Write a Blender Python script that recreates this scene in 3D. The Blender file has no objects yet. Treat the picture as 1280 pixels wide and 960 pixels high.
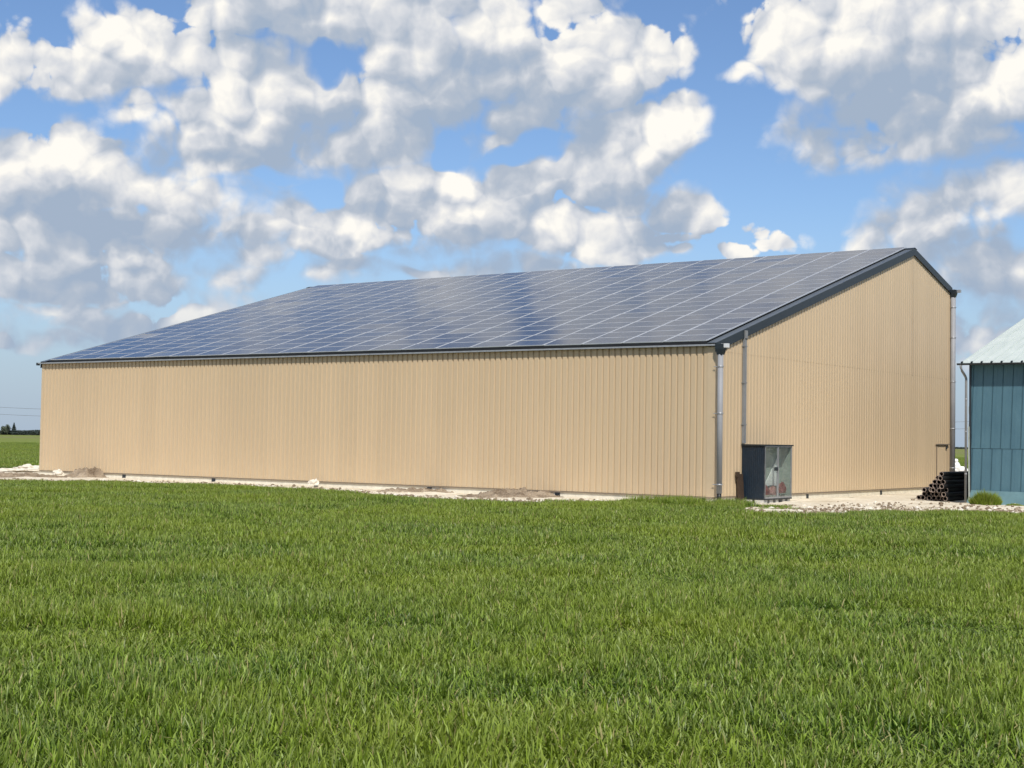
import bpy, bmesh, math, random
from math import radians, sin, cos, pi, atan2, asin, sqrt
from mathutils import Vector, Matrix, noise as mnoise
random.seed(7)
scene = bpy.context.scene
COL = scene.collection

# ------------------------------------------------------------------ camera
CAM_Z = 2.279
PITCH, ROLL, FPX = 0.0378, 0.0161, 1840.0
cam_data = bpy.data.cameras.new('camera')
cam = bpy.data.objects.new('camera', cam_data)
COL.objects.link(cam)
_f = Vector((0, cos(PITCH), sin(PITCH)))
_u0 = Vector((0, -sin(PITCH), cos(PITCH)))
_r0 = Vector((1, 0, 0))
_r = _r0 * cos(ROLL) + _u0 * sin(ROLL)
_u = _u0 * cos(ROLL) - _r0 * sin(ROLL)
m = Matrix.Identity(4)
for i in range(3):
    m[i][0] = _r[i]; m[i][1] = _u[i]; m[i][2] = -_f[i]
m[2][3] = CAM_Z
cam.matrix_world = m
cam_data.sensor_width = 36.0
cam_data.lens = FPX / 1280 * 36
cam_data.clip_start = 0.1
cam_data.clip_end = 20000
scene.camera = cam

def pix_dir(x, y):
    d = _f + _r * ((x - 640) / FPX) + _u * ((480 - y) / FPX)
    return d.normalized()

# ------------------------------------------------------------------ node helper
class NT:
    def __init__(self, tree):
        self.t = tree; self.n = tree.nodes; self.l = tree.links
    def node(self, typ, **kw):
        nd = self.n.new(typ)
        for k, v in kw.items():
            setattr(nd, k, v)
        return nd
    def put(self, sock, v):
        if v is None: return
        if hasattr(v, 'is_output') or isinstance(v, bpy.types.NodeSocket):
            self.l.new(v, sock)
        else:
            sock.default_value = v
    def math(self, op, a, b=None, c=None, clamp=False):
        nd = self.node('ShaderNodeMath', operation=op); nd.use_clamp = clamp
        self.put(nd.inputs[0], a); self.put(nd.inputs[1], b)
        if c is not None: self.put(nd.inputs[2], c)
        return nd.outputs[0]
    def vmath(self, op, a, b=None, out=0):
        nd = self.node('ShaderNodeVectorMath', operation=op)
        self.put(nd.inputs[0], a)
        if b is not None: self.put(nd.inputs[1], b)
        return nd.outputs['Value'] if op in ('LENGTH', 'DOT_PRODUCT', 'DISTANCE') else nd.outputs[0]
    def noise(self, vec, scale, detail=4.0, rough=0.5, dist=0.0, dim='3D', lac=2.0):
        nd = self.node('ShaderNodeTexNoise', noise_dimensions=dim)
        self.put(nd.inputs['Vector'], vec)
        nd.inputs['Scale'].default_value = scale
        nd.inputs['Detail'].default_value = detail
        nd.inputs['Roughness'].default_value = rough
        nd.inputs['Distortion'].default_value = dist
        nd.inputs['Lacunarity'].default_value = lac
        return nd
    def smooth(self, x, a, b, lo=0.0, hi=1.0):
        nd = self.node('ShaderNodeMapRange', interpolation_type='SMOOTHSTEP')
        self.put(nd.inputs['Value'], x)
        nd.inputs['From Min'].default_value = a; nd.inputs['From Max'].default_value = b
        nd.inputs['To Min'].default_value = lo; nd.inputs['To Max'].default_value = hi
        return nd.outputs[0]
    def lin(self, x, a, b, lo=0.0, hi=1.0):
        nd = self.node('ShaderNodeMapRange'); nd.clamp = True
        self.put(nd.inputs['Value'], x)
        nd.inputs['From Min'].default_value = a; nd.inputs['From Max'].default_value = b
        nd.inputs['To Min'].default_value = lo; nd.inputs['To Max'].default_value = hi
        return nd.outputs[0]
    def mix(self, f, a, b, blend='MIX'):
        nd = self.node('ShaderNodeMix', data_type='RGBA', blend_type=blend)
        self.put(nd.inputs[0], f)
        self.put(nd.inputs[6], a if not isinstance(a, tuple) else (*a[:3], 1))
        self.put(nd.inputs[7], b if not isinstance(b, tuple) else (*b[:3], 1))
        return nd.outputs[2]
    def xyz(self, x, y, z):
        nd = self.node('ShaderNodeCombineXYZ')
        self.put(nd.inputs[0], x); self.put(nd.inputs[1], y); self.put(nd.inputs[2], z)
        return nd.outputs[0]
    def sep(self, v):
        nd = self.node('ShaderNodeSeparateXYZ'); self.put(nd.inputs[0], v)
        return nd.outputs

# ------------------------------------------------------------------ sun
SUN_AZ, SUN_EL = radians(173.0), radians(50.0)      # azimuth clockwise from +Y
sun_dir = Vector((sin(SUN_AZ) * cos(SUN_EL), cos(SUN_AZ) * cos(SUN_EL), sin(SUN_EL)))
sl = bpy.data.lights.new('sun', 'SUN'); sl.energy = 4.0; sl.angle = radians(0.53); sl.color = (1.0, 0.95, 0.87)
so = bpy.data.objects.new('sun', sl); COL.objects.link(so)
so.location = (0, 0, 60)
so.rotation_euler = sun_dir.to_track_quat('Z', 'Y').to_euler()

# ------------------------------------------------------------------ sky with cumulus
# every entry: a cloud's direction, angular half-width, half-height and strength
CLOUDS = [
 (150,68,135,62,1.0),(95,85,75,42,.85),(2,80,42,48,1.0),(222,48,50,36,.7),
 (350,12,110,62,1.05),(430,20,80,45,.8),(600,20,150,62,1.05),(300,95,50,40,.8),
 (172,140,42,30,1.1),(300,165,170,62,1.15),(215,195,90,45,.9),(330,110,85,50,.8),
 (455,150,140,75,1.2),(560,100,150,85,1.15),(690,90,140,85,1.2),(770,70,85,58,.95),(640,150,75,45,.8),(480,185,80,35,.85),
 (95,215,130,62,1.1),(30,250,80,60,.9),(230,245,115,55,1.15),(70,290,140,45,1.05),(210,290,120,45,.95),(300,260,55,45,.7),
 (365,262,48,34,.9),(345,305,80,50,1.1),(440,295,100,42,1.0),
 (525,240,110,60,1.3),(470,268,70,40,1.0),(590,265,120,60,1.15),(640,235,60,36,.8),(500,290,130,42,.9),(690,285,100,48,1.0),
 (785,180,105,58,1.25),(850,155,48,38,1.1),(715,215,70,48,1.0),(770,235,90,34,.85),
 (745,290,140,45,1.1),(855,265,70,45,1.0),(800,310,120,30,1.0),
 (900,318,60,20,.50),(925,312,34,12,.35),(870,312,30,12,.4),(990,303,46,18,.40),(970,294,24,12,.3),(1012,298,20,12,.3),(600,335,160,24,.7),(520,345,80,16,.9),
 (85,345,165,42,1.2),(40,345,90,30,.9),(300,352,85,34,.85),(175,402,110,28,.9),(5,425,34,14,.9),(60,425,150,20,.55),(200,375,300,62,.38),(1240,400,140,80,.5),(250,400,70,18,.55),(400,345,90,24,.6),(110,385,120,20,.5),
 (1050,60,125,85,1.2),(1140,30,140,75,1.15),(990,90,80,42,1.0),(925,92,42,16,.8),(1180,120,140,72,1.25),(1090,165,110,52,1.1),(1265,105,80,55,1.1),(1105,155,150,62,1.2),(1190,160,90,50,1.0),(1185,285,105,80,1.0),(1240,160,90,42,.9),
 (1195,255,105,68,1.05),(1262,225,70,58,1.1),(1150,290,62,40,.9),(1240,320,110,60,1.0),(1200,345,90,50,.7),(1250,400,90,50,.6),(1110,262,16,12,.6),
 # beyond the frame; the high ones added to shape the roof panels' reflections
 (-180,120,220,110,1.1),(-120,330,200,60,.9),(1480,90,180,90,1.1),(1500,320,170,60,.9),(-400,250,260,120,1.0),(1850,220,260,120,1.0),
 (560,-130,640,120,.30),(505,-110,80,130,.8),(380,-150,70,40,.6),(200,-60,110,30,.4),(830,-165,165,95,.62),(1060,-170,170,90,.55),(1240,-120,150,80,.9),(780,-60,90,30,.8),(300,-150,120,40,.7),(700,-230,130,40,.8),
]
HOLES = [(384,80,30,24,.75),(560,178,34,34,1.2),(395,235,34,26,.8),(700,20,60,18,.5),(412,228,30,24,.8),(345,212,40,12,.9),(655,190,40,20,.8),(30,150,60,16,.5)]
# thick grey bases (negative) and sunlit heads (positive) of the same clouds
SHADE = [(350,14,110,36,-.9),(440,178,190,38,-1.0),(250,196,90,24,-.8),(600,110,90,60,-.35),(520,60,60,40,-.3),(690,140,110,36,-.7),(150,92,100,22,-.5),(200,302,150,30,-.9),(60,262,80,26,-.6),
 (120,240,60,20,-.4),(560,318,140,26,-.9),(600,262,60,26,-.4),(745,252,90,24,-.9),(440,318,90,20,-.6),(860,290,60,16,-.4),(1110,170,150,40,-1.0),(1120,95,80,40,-.55),(1060,110,50,36,-.4),(1180,305,90,36,-.8),(1240,380,90,60,-.5),(100,362,130,20,-.6),(1230,200,60,18,-.5),(1175,235,50,30,-.4),
 (172,136,34,24,.8),(315,140,60,34,.6),(225,150,50,24,.5),(525,215,80,34,.9),(590,235,40,26,.5),(300,225,46,30,.6),(230,232,60,26,.6),(110,190,70,26,.5),(50,200,30,24,.4),(800,165,60,34,.6),(862,150,28,24,.7),(1010,50,40,34,.7),(1255,105,50,36,.7),(1160,190,90,24,.5),(145,52,60,26,.5),(430,80,50,40,.4),(735,70,60,40,.5),(640,30,60,22,.4),(730,290,90,24,.6),(345,295,40,26,.6),(1258,228,34,34,.6),(1165,285,26,20,.5),(150,340,60,16,.6),(480,290,70,16,.5)]

def blob2(G, p, c):
    x, y, rx, ry = c
    d = pix_dir(x, y); uu = atan2(d.x, d.y); vv = asin(d.z); kx, ky = FPX / rx, FPX / ry
    q = G.node('ShaderNodeVectorMath', operation='MULTIPLY_ADD')
    G.put(q.inputs[0], p); q.inputs[1].default_value = (kx, ky, 0.0); q.inputs[2].default_value = (-uu * kx, -vv * ky, 0.0)
    return G.math('MULTIPLY_ADD', G.vmath('DOT_PRODUCT', q.outputs[0], q.outputs[0]), -1.0, 1.0)

def build_world():
    w = bpy.data.worlds.new('World'); scene.world = w; w.use_nodes = True
    T = NT(w.node_tree); T.n.clear()
    # --- where the clouds are
    g = bpy.data.node_groups.new('cloud_body', 'ShaderNodeTree')
    g.interface.new_socket('UV', in_out='INPUT', socket_type='NodeSocketVector')
    g.interface.new_socket('Body', in_out='OUTPUT', socket_type='NodeSocketFloat')
    G = NT(g)
    gi = G.node('NodeGroupInput'); go = G.node('NodeGroupOutput')
    uv = gi.outputs[0]
    wn = G.noise(uv, 11.0, 2.5, 0.6, dim='2D').outputs['Color']
    p = G.node('ShaderNodeVectorMath', operation='MULTIPLY_ADD')
    G.put(p.inputs[0], wn); p.inputs[1].default_value = (0.064, 0.05, 0.0)
    off = G.vmath('SUBTRACT', uv, (0.032, 0.025, 0.0)); G.put(p.inputs[2], off)
    p = p.outputs[0]
    def blob(c):
        x, y, rx, ry, s = c
        if 0 <= x <= 1280 and y >= 0:
            d = pix_dir(x, y); uu = atan2(d.x, d.y); vv = asin(d.z)
        else:
            uu = (x - 640) / FPX; vv = (549 - y) / FPX
        kx, ky = FPX / rx, FPX / ry
        q = G.node('ShaderNodeVectorMath', operation='MULTIPLY_ADD')
        G.put(q.inputs[0], p); q.inputs[1].default_value = (kx, ky, 0.0); q.inputs[2].default_value = (-uu * kx, -vv * ky, 0.0)
        return G.math('MULTIPLY_ADD', G.vmath('DOT_PRODUCT', q.outputs[0], q.outputs[0]), -s, s)
    # the rest of the dome: broken cumulus
    s3 = G.sep(uv)
    cov = G.noise(G.vmath('MULTIPLY', uv, (1.0, 1.7, 1.0)), 2.6, 2.0, 0.55, dim='2D').outputs['Fac']
    cov = G.math('MULTIPLY_ADD', cov, 6.0, -2.75)
    au = G.math('ABSOLUTE', s3[0])
    outm = G.math('MAXIMUM', G.smooth(s3[1], 0.44, 0.50), G.smooth(au, 0.42, 0.55))
    acc = G.math('MULTIPLY_ADD', G.math('SUBTRACT', 1.0, outm), -6.0, cov)
    for c in CLOUDS:
        acc = G.math('MAXIMUM', acc, blob(c))
    acc = G.math('MAXIMUM', acc, -1.5)
    for c in HOLES:
        acc = G.math('SUBTRACT', acc, G.math('MAXIMUM', blob(c), 0.0))
    G.l.new(acc, go.inputs[0])
    gs = bpy.data.node_groups.new('cloud_shade', 'ShaderNodeTree')
    gs.interface.new_socket('UV', in_out='INPUT', socket_type='NodeSocketVector')
    gs.interface.new_socket('Shade', in_out='OUTPUT', socket_type='NodeSocketFloat')
    G0 = G; G = NT(gs); gi = G.node('NodeGroupInput'); go = G.node('NodeGroupOutput')
    pn = G.node('ShaderNodeVectorMath', operation='MULTIPLY_ADD')
    G.put(pn.inputs[0], G.noise(gi.outputs[0], 16.0, 4.0, 0.62, dim='2D').outputs['Color']); pn.inputs[1].default_value = (0.07, 0.05, 0.0)
    G.put(pn.inputs[2], G.vmath('SUBTRACT', gi.outputs[0], (0.035, 0.025, 0.0)))
    p = pn.outputs[0]; tot = None
    for x, y, rx, ry, sg in SHADE:
        b_ = G.math('MAXIMUM', blob2(G, p, (x, y, rx * 1.25, ry * 1.25)), 0.0)
        tot = G.math('MULTIPLY', b_, sg) if tot is None else G.math('MULTIPLY_ADD', b_, sg, tot)
    G.l.new(tot, go.inputs[0]); G = G0
    # --- cauliflower detail
    g2 = bpy.data.node_groups.new('cloud_puffs', 'ShaderNodeTree')
    g2.interface.new_socket('UV', in_out='INPUT', socket_type='NodeSocketVector')
    g2.interface.new_socket('Puffs', in_out='OUTPUT', socket_type='NodeSocketFloat'); g2.interface.new_socket('Billow', in_out='OUTPUT', socket_type='NodeSocketFloat')
    H = NT(g2)
    gi = H.node('NodeGroupInput'); go = H.node('NodeGroupOutput')
    uv = gi.outputs[0]
    wp = H.node('ShaderNodeVectorMath', operation='MULTIPLY_ADD')
    H.put(wp.inputs[0], H.noise(uv, 24.0, 2.0, 0.6, dim='2D').outputs['Color']); wp.inputs[1].default_value = (0.022, 0.022, 0.0); H.put(wp.inputs[2], uv)
    tot = None
    for sc_, amp in ((19.0, 0.62), (41.0, 0.58), (88.0, 0.30), (185.0, 0.14)):
        vo = H.node('ShaderNodeTexVoronoi', feature='F1', voronoi_dimensions='2D')
        vo.inputs['Scale'].default_value = sc_; vo.inputs['Detail'].default_value = 0.0
        H.put(vo.inputs['Vector'], wp.outputs[0])
        dd = H.math('MULTIPLY', vo.outputs['Distance'], vo.outputs['Distance'])
        t = H.math('MULTIPLY_ADD', dd, -2.0 * amp, 0.42 * amp)
        tot = t if tot is None else H.math('ADD', tot, t)
        if sc_ == 41.0: big = tot
    fb = H.math('SUBTRACT', H.noise(uv, 18.0, 7.0, 0.64, dim='2D').outputs['Fac'], 0.5)
    fb2 = H.math('SUBTRACT', H.noise(wp.outputs[0], 26.0, 4.0, 0.55, dim='2D').outputs['Fac'], 0.5)
    H.l.new(H.math('MULTIPLY_ADD', fb, 1.7, tot), go.inputs[0]); H.l.new(H.math('MULTIPLY_ADD', fb2, 1.15, H.math('MULTIPLY', H.math('ADD', big, H.math('MULTIPLY', tot, 0.35)), 0.66)), go.inputs[1])

    tc = T.node('ShaderNodeTexCoord')
    d = T.vmath('NORMALIZE', tc.outputs['Generated'])
    s = T.sep(d)
    u = T.math('ARCTAN2', s[0], s[1]); v = T.math('ARCSINE', s[2])
    def ev(grp, off):
        nd = T.node('ShaderNodeGroup'); nd.node_tree = grp
        T.put(nd.inputs[0], T.xyz(T.math('ADD', u, off[0]), T.math('ADD', v, off[1]), 0.0))
        return nd.outputs
    B0 = ev(g, (0, 0))[0]; B2 = ev(g, (-0.012, 0.034))[0]
    (P0, W0) = ev(g2, (0, 0)); (P1, W1) = ev(g2, (-0.0055, 0.0065))
    bodyc = T.math('MINIMUM', B0, 0.95)
    D0 = T.math('ADD', T.math('MULTIPLY_ADD', P0, 0.66, 0.06), bodyc)
    edge = T.noise(T.xyz(u, v, 0.0), 9.0, 2.0, 0.5, dim='2D').outputs['Fac']
    wide = T.smooth(edge, 0.38, 0.66, 0.20, 1.0)
    wide = T.math('ADD', wide, T.smooth(T.math('SUBTRACT', B2, B0), 0.0, 0.6, 0.0, 0.7))
    alpha = T.math('DIVIDE', D0, wide, clamp=True)
    alpha = T.smooth(alpha, 0.0, 1.0)
    rel1 = T.math('MULTIPLY', T.math('SUBTRACT', W0, W1), 0.50)
    rel2 = T.math('MAXIMUM', T.math('MINIMUM', T.math('MULTIPLY', T.math('SUBTRACT', B0, B2), 0.42), 0.22), -0.30)
    thick = T.math('MULTIPLY', T.smooth(D0, 0.3, 1.6), -0.22)
    bump = T.math('MULTIPLY', W0, 0.30)
    lit = T.math('ADD', T.math('ADD', T.math('ADD', rel1, rel2), bump), T.math('ADD', thick, T.math('MULTIPLY_ADD', ev(gs, (0, 0))[0], 0.37, 0.56)), clamp=True)
    ramp = T.node('ShaderNodeValToRGB')
    T.put(ramp.inputs[0], lit)
    el = ramp.color_ramp.elements
    el[0].position = 0.12; el[0].color = (0.34, 0.42, 0.54, 1)
    el[1].position = 0.92; el[1].color = (0.93, 0.90, 0.84, 1)
    e = el.new(0.36); e.color = (0.43, 0.485, 0.57, 1)
    e = el.new(0.62); e.color = (0.64, 0.66, 0.70, 1)
    sky = T.node('ShaderNodeTexSky', sky_type='NISHITA')
    sky.sun_disc = False; sky.sun_elevation = SUN_EL; sky.sun_rotation = SUN_AZ
    sky.air_density = 1.0; sky.dust_density = 0.35; sky.ozone_density = 2.4; sky.altitude = 100
    K = 1.0 / SKY_STRENGTH
    cloud = T.vmath('SCALE', ramp.outputs[0]); T.n[-1].inputs['Scale'].default_value = K
    hazec = T.vmath('SCALE', T.xyz(0.345, 0.435, 0.56)); T.n[-1].inputs['Scale'].default_value = K
    skyc = T.mix(1.0, sky.outputs[0], SKY_TINT, 'MULTIPLY')
    skyc = T.mix(T.smooth(v, -0.02, 0.17, 0.92, 0.0), skyc, hazec)
    cloud = T.mix(T.smooth(v, 0.0, 0.15, 0.62, 0.0), cloud, hazec)
    a2 = T.math('MULTIPLY', alpha, T.smooth(v, 0.0, 0.05, 0.2, 1.0))
    final = T.mix(a2, skyc, cloud)
    bg = T.node('ShaderNodeBackground'); bg.inputs['Strength'].default_value = SKY_STRENGTH
    T.l.new(final, bg.inputs[0])
    out = T.node('ShaderNodeOutputWorld'); T.l.new(bg.outputs[0], out.inputs[0])
    w.cycles.sampling_method = 'MANUAL'; w.cycles.sample_map_resolution = 512
SKY_STRENGTH = 0.11
SKY_TINT = (0.80, 0.895, 1.04)
build_world()

scene.view_settings.view_transform = 'Standard'
scene.view_settings.look = 'None'
scene.view_settings.gamma = 1.0
scene.view_settings.exposure = 0.12
scene.cycles.use_denoising = True
scene.cycles.max_bounces = 6
scene.cycles.adaptive_threshold = 0.015
scene.cycles.transparent_max_bounces = 8

# ================================================================== helpers
class MB:
    """collects faces, builds ONE mesh object"""
    def __init__(self): self.v = []; self.f = []; self.m = []; self.sm = []
    def face(self, pts, mi=0, smooth=False):
        i = len(self.v); self.v += [tuple(p) for p in pts]; self.f.append(tuple(range(i, i + len(pts)))); self.m.append(mi); self.sm.append(smooth)
    def add(self, verts, faces, mi=0, smooth=False):
        i = len(self.v); self.v += [tuple(p) for p in verts]
        for f in faces: self.f.append(tuple(i + k for k in f)); self.m.append(mi); self.sm.append(smooth)
    def box(self, x0, x1, y0, y1, z0, z1, mi=0):
        v = [(x0,y0,z0),(x1,y0,z0),(x1,y1,z0),(x0,y1,z0),(x0,y0,z1),(x1,y0,z1),(x1,y1,z1),(x0,y1,z1)]
        self.add(v, [(3,2,1,0),(4,5,6,7),(0,1,5,4),(1,2,6,5),(2,3,7,6),(3,0,4,7)], mi)
    def bar(self, p, q, w, h, mi=0, up=(0,0,1)):
        p = Vector(p); q = Vector(q); d = (q - p).normalized(); upv = Vector(up)
        if abs(d.dot(upv)) > .98: upv = Vector((1, 0, 0))
        s = d.cross(upv).normalized() * w / 2; t = s.cross(d).normalized() * h / 2
        v = [p-s-t, p+s-t, p+s+t, p-s+t, q-s-t, q+s-t, q+s+t, q-s+t]
        self.add(v, [(3,2,1,0),(4,5,6,7),(0,1,5,4),(1,2,6,5),(2,3,7,6),(3,0,4,7)], mi)
    def tube(self, pts, r, n=14, mi=0, caps=True):
        pts = [Vector(p) for p in pts]; rings = []
        rr = r if isinstance(r, (list, tuple)) else [r] * len(pts)
        for i, p in enumerate(pts):
            d = (pts[min(i+1, len(pts)-1)] - pts[max(i-1, 0)]).normalized()
            up = Vector((0,0,1)) if abs(d.z) < .9 else Vector((1,0,0))
            s = d.cross(up).normalized(); t = s.cross(d).normalized()
            rings.append([p + (s * cos(2*pi*k/n) + t * sin(2*pi*k/n)) * rr[i] for k in range(n)])
        base = len(self.v)
        for rg in rings: self.v += [tuple(x) for x in rg]
        for i in range(len(rings)-1):
            for k in range(n):
                a = base + i*n + k; b = base + i*n + (k+1) % n
                self.f.append((a, b, b + n, a + n)); self.m.append(mi); self.sm.append(True)
        if caps:
            self.f.append(tuple(base + k for k in range(n))[::-1]); self.m.append(mi); self.sm.append(False)
            e = base + (len(rings)-1)*n
            self.f.append(tuple(e + k for k in range(n))); self.m.append(mi); self.sm.append(False)
    def build(self, name, mats, parent=None, loc=None, rz=None):
        me = bpy.data.meshes.new(name)
        me.from_pydata(self.v, [], self.f)
        if not isinstance(mats, (list, tuple)): mats = [mats]
        for mt in mats: me.materials.append(mt)
        me.polygons.foreach_set('material_index', self.m)
        me.polygons.foreach_set('use_smooth', self.sm)
        me.update()
        o = bpy.data.objects.new(name, me); COL.objects.link(o)
        if parent: o.parent = parent
        if loc is not None: o.location = loc
        if rz is not None: o.rotation_euler = (0, 0, rz)
        return o

def tag(o, label=None, cat=None, group=None, kind=None):
    if label: o['label'] = label
    if cat: o['category'] = cat
    if group: o['group'] = group
    if kind: o['kind'] = kind
    return o
def empty(name, loc, rz=0.0):
    o = bpy.data.objects.new(name, None); COL.objects.link(o)
    o.location = loc; o.rotation_euler = (0, 0, rz); o.empty_display_size = .5
    return o
def ground_at(px, py, z=0.0):
    d = pix_dir(px, py); k = (z - CAM_Z) / d.z
    return Vector((d.x * k, d.y * k, z))
def fbm(x, y, z=0.0, o=4):
    return mnoise.fractal(Vector((x, y, z)), 1.0, 2.0, o)

# ================================================================== materials
def mat(name):
    m = bpy.data.materials.new(name); m.use_nodes = True
    T = NT(m.node_tree); b = T.n['Principled BSDF']
    return m, T, b
def simple(name, col, rough=.5, metal=0.0, var=.06, scale=3.0, spec=.5, bump=0.0, bscale=60.0):
    m, T, b = mat(name)
    tc = T.node('ShaderNodeTexCoord').outputs['Object']
    n = T.noise(tc, scale, 5.0, .6).outputs['Fac']
    f = T.lin(n, .3, .7)
    c = T.mix(f, tuple(x * (1 - var) for x in col), tuple(min(1, x * (1 + var)) for x in col))
    T.l.new(c, b.inputs['Base Color'])
    b.inputs['Roughness'].default_value = rough; b.inputs['Metallic'].default_value = metal
    b.inputs['Specular IOR Level'].default_value = spec
    if bump:
        bn = T.node('ShaderNodeBump'); bn.inputs['Strength'].default_value = bump; bn.inputs['Distance'].default_value = .02
        T.l.new(T.noise(tc, bscale, 5.0, .6).outputs['Fac'], bn.inputs['Height']); T.l.new(bn.outputs[0], b.inputs['Normal'])
    return m

def cladding_mat(name, col):
    m, T, b = mat(name)
    tc = T.node('ShaderNodeTexCoord').outputs['Object']
    s = T.sep(tc)
    # sheet to sheet difference (sheets 1.1 m wide), long soft streaks, faint dust low down
    along = T.math('ADD', s[0], s[1])
    sheet = T.math('FLOOR', T.math('DIVIDE', along, 1.1))
    wn = T.node('ShaderNodeTexWhiteNoise', noise_dimensions='1D'); T.l.new(sheet, wn.inputs['W'])
    streak = T.noise(T.vmath('MULTIPLY', tc, (5.0, 5.0, .35)), 1.0, 4.0, .6).outputs['Fac']
    broad = T.noise(tc, .13, 3.0, .5).outputs['Fac']
    f = T.math('ADD', T.math('MULTIPLY_ADD', wn.outputs[0], .05, -.025), T.math('ADD', T.math('MULTIPLY_ADD', streak, .10, -.05), T.math('MULTIPLY_ADD', broad, .12, -.06)))
    f = T.math('ADD', f, 1.0)
    c = T.vmath('SCALE', T.xyz(*col)); T.l.new(f, T.n[-1].inputs['Scale'])
    dust = T.math('MULTIPLY', T.smooth(s[2], .28, 1.5, 1.0, 0.0), T.lin(T.noise(tc, 2.3, 5.0, .65).outputs['Fac'], .35, .75))
    c = T.mix(T.math('MULTIPLY', dust, .28), c, (.62, .50, .33))
    T.l.new(c, b.inputs['Base Color'])
    b.inputs['Roughness'].default_value = .42; b.inputs['Specular IOR Level'].default_value = .4
    return m

M = {}
M['clad'] = cladding_mat('sand_cladding', (.545, .42, .272))
M['cladtrim'] = simple('sand_flashing', (.545, .425, .28), .4, var=.03)
M['basetrim'] = simple('shaded_sand_flashing', (.24, .19, .14), .5, var=.08)  # sand flashing with shade mixed into its colour
M['dark'] = simple('anthracite_metal', (.017, .024, .031), .45, var=.08, scale=1.2)
M['black'] = simple('black_rubber_gap_shade', (.012, .012, .013), .5, var=.2)  # also paints the shadow gap below the lowest panels
M['galv'] = simple('galvanised_steel', (.40, .41, .43), .42, .55, var=.12, scale=5.0)
M['zinc'] = simple('grey_plastic_pipe', (.27, .275, .29), .62, .0, var=.07, scale=2.0)
M['alu'] = simple('aluminium', (.62, .64, .66), .35, .6, var=.05)
M['cap'] = simple('grey_cap_metal', (.075, .088, .10), .35, var=.08)
M['duct'] = simple('dull_duct_metal', (.21, .215, .22), .6, var=.12, scale=4.0)
M['endcap'] = simple('pale_metal', (.75, .75, .75), .4, .2, var=.04)
M['concrete'] = simple('pale_concrete', (.74, .69, .57), .85, var=.13, scale=4.0, bump=.3)
M['block'] = simple('concrete_block', (.55, .54, .50), .9, var=.12, scale=9.0, bump=.4)
M['white'] = simple('white_sheet', (.80, .80, .78), .5, var=.04)
M['chalkrock'] = simple('chalk_rock', (.66, .61, .52), .9, var=.14, scale=6.0, bump=.5, bscale=14.0)
M['navy'] = simple('navy_boards', (.010, .021, .036), .42, var=.25, scale=8.0)
M['inner'] = simple('grey_green_lining', (.34, .38, .34), .7, var=.1)
M['brownwood'] = simple('dark_brown_wood', (.045, .026, .014), .75, var=.25, scale=12.0)
M['red'] = simple('red_sack', (.20, .05, .045), .6, var=.3, scale=7.0)
M['pink'] = simple('faded_pink_sack', (.34, .16, .14), .65, var=.25, scale=7.0)
M['pipe'] = simple('black_pipe', (.016, .015, .015), .42, var=.25, scale=9.0)
M['rim'] = simple('brown_pipe_rim', (.27, .21, .175), .8, var=.3, scale=15.0)  # paler and browner than the pipe wall
M['weathered'] = simple('weathered_steel', (.33, .36, .33), .7, var=.2, scale=5.0)
M['bark'] = simple('bark', (.06, .05, .04), .9, var=.2, scale=2.0)

def soil_mat(name, c1, c2, scale, bump=.6, margin=False):
    m, T, b = mat(name)
    tc = T.node('ShaderNodeNewGeometry').outputs['Position']
    n1 = T.noise(tc, scale, 6.0, .65).outputs['Fac']; n2 = T.noise(tc, scale * 9, 4.0, .65).outputs['Fac']
    f = T.lin(T.math('MULTIPLY_ADD', n2, .45, T.math('MULTIPLY', n1, .75)), .42, .78)
    cc = T.mix(f, c1, c2)
    if margin:
        at = T.node('ShaderNodeAttribute'); at.attribute_name = 'margin'
        n3 = T.noise(tc, 2.2, 6.0, .7).outputs['Fac']
        g_ = T.math('ADD', at.outputs['Fac'], T.math('MULTIPLY_ADD', n3, 1.6, -.95))
        cc = T.mix(T.smooth(g_, .0, .55, 0, .85), cc, T.mix(n2, (.20, .15, .10), (.42, .34, .25)))
    T.l.new(cc, b.inputs['Base Color'])
    b.inputs['Roughness'].default_value = .95; b.inputs['Specular IOR Level'].default_value = .1
    bn = T.node('ShaderNodeBump'); bn.inputs['Strength'].default_value = bump; bn.inputs['Distance'].default_value = .05
    T.l.new(n2, bn.inputs['Height']); T.l.new(bn.outputs[0], b.inputs['Normal'])
    return m
M['spoil'] = soil_mat('spoil_earth', (.12, .085, .055), (.42, .34, .25), 1.6, 1.0)
M['chalk'] = soil_mat('chalk_ground', (.46, .39, .28), (.76, .70, .58), .45, margin=True)

# ---- field soil and far crops
def ground_mat():
    m, T, b = mat('field_ground')
    pos = T.node('ShaderNodeNewGeometry').outputs['Position']
    s = T.sep(pos)
    fine = T.noise(pos, 5.0, 5.0, .7).outputs['Fac']
    mid = T.noise(T.vmath('MULTIPLY', pos, (.05, .22, 0)), 1.0, 4.0, .6).outputs['Fac']
    strips = T.noise(T.vmath('MULTIPLY', pos, (.0008, .0062, 0)), 1.0, 3.0, .55).outputs['Fac']
    near = T.mix(T.lin(fine, .35, .7), (.020, .032, .009), (.040, .060, .016))
    crop = T.mix(T.lin(mid, .3, .7), (.130, .170, .036), (.190, .225, .055))
    pale = T.mix(T.lin(strips, .42, .58), crop, (.17, .17, .075))
    dist = T.vmath('LENGTH', pos, out=1)
    c = T.mix(T.smooth(dist, 60, 130), near, crop)
    c = T.mix(T.smooth(dist, 300, 600), c, pale)
    T.l.new(c, b.inputs['Base Color'])
    b.inputs['Roughness'].default_value = .95; b.inputs['Specular IOR Level'].default_value = .05
    return m

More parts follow.
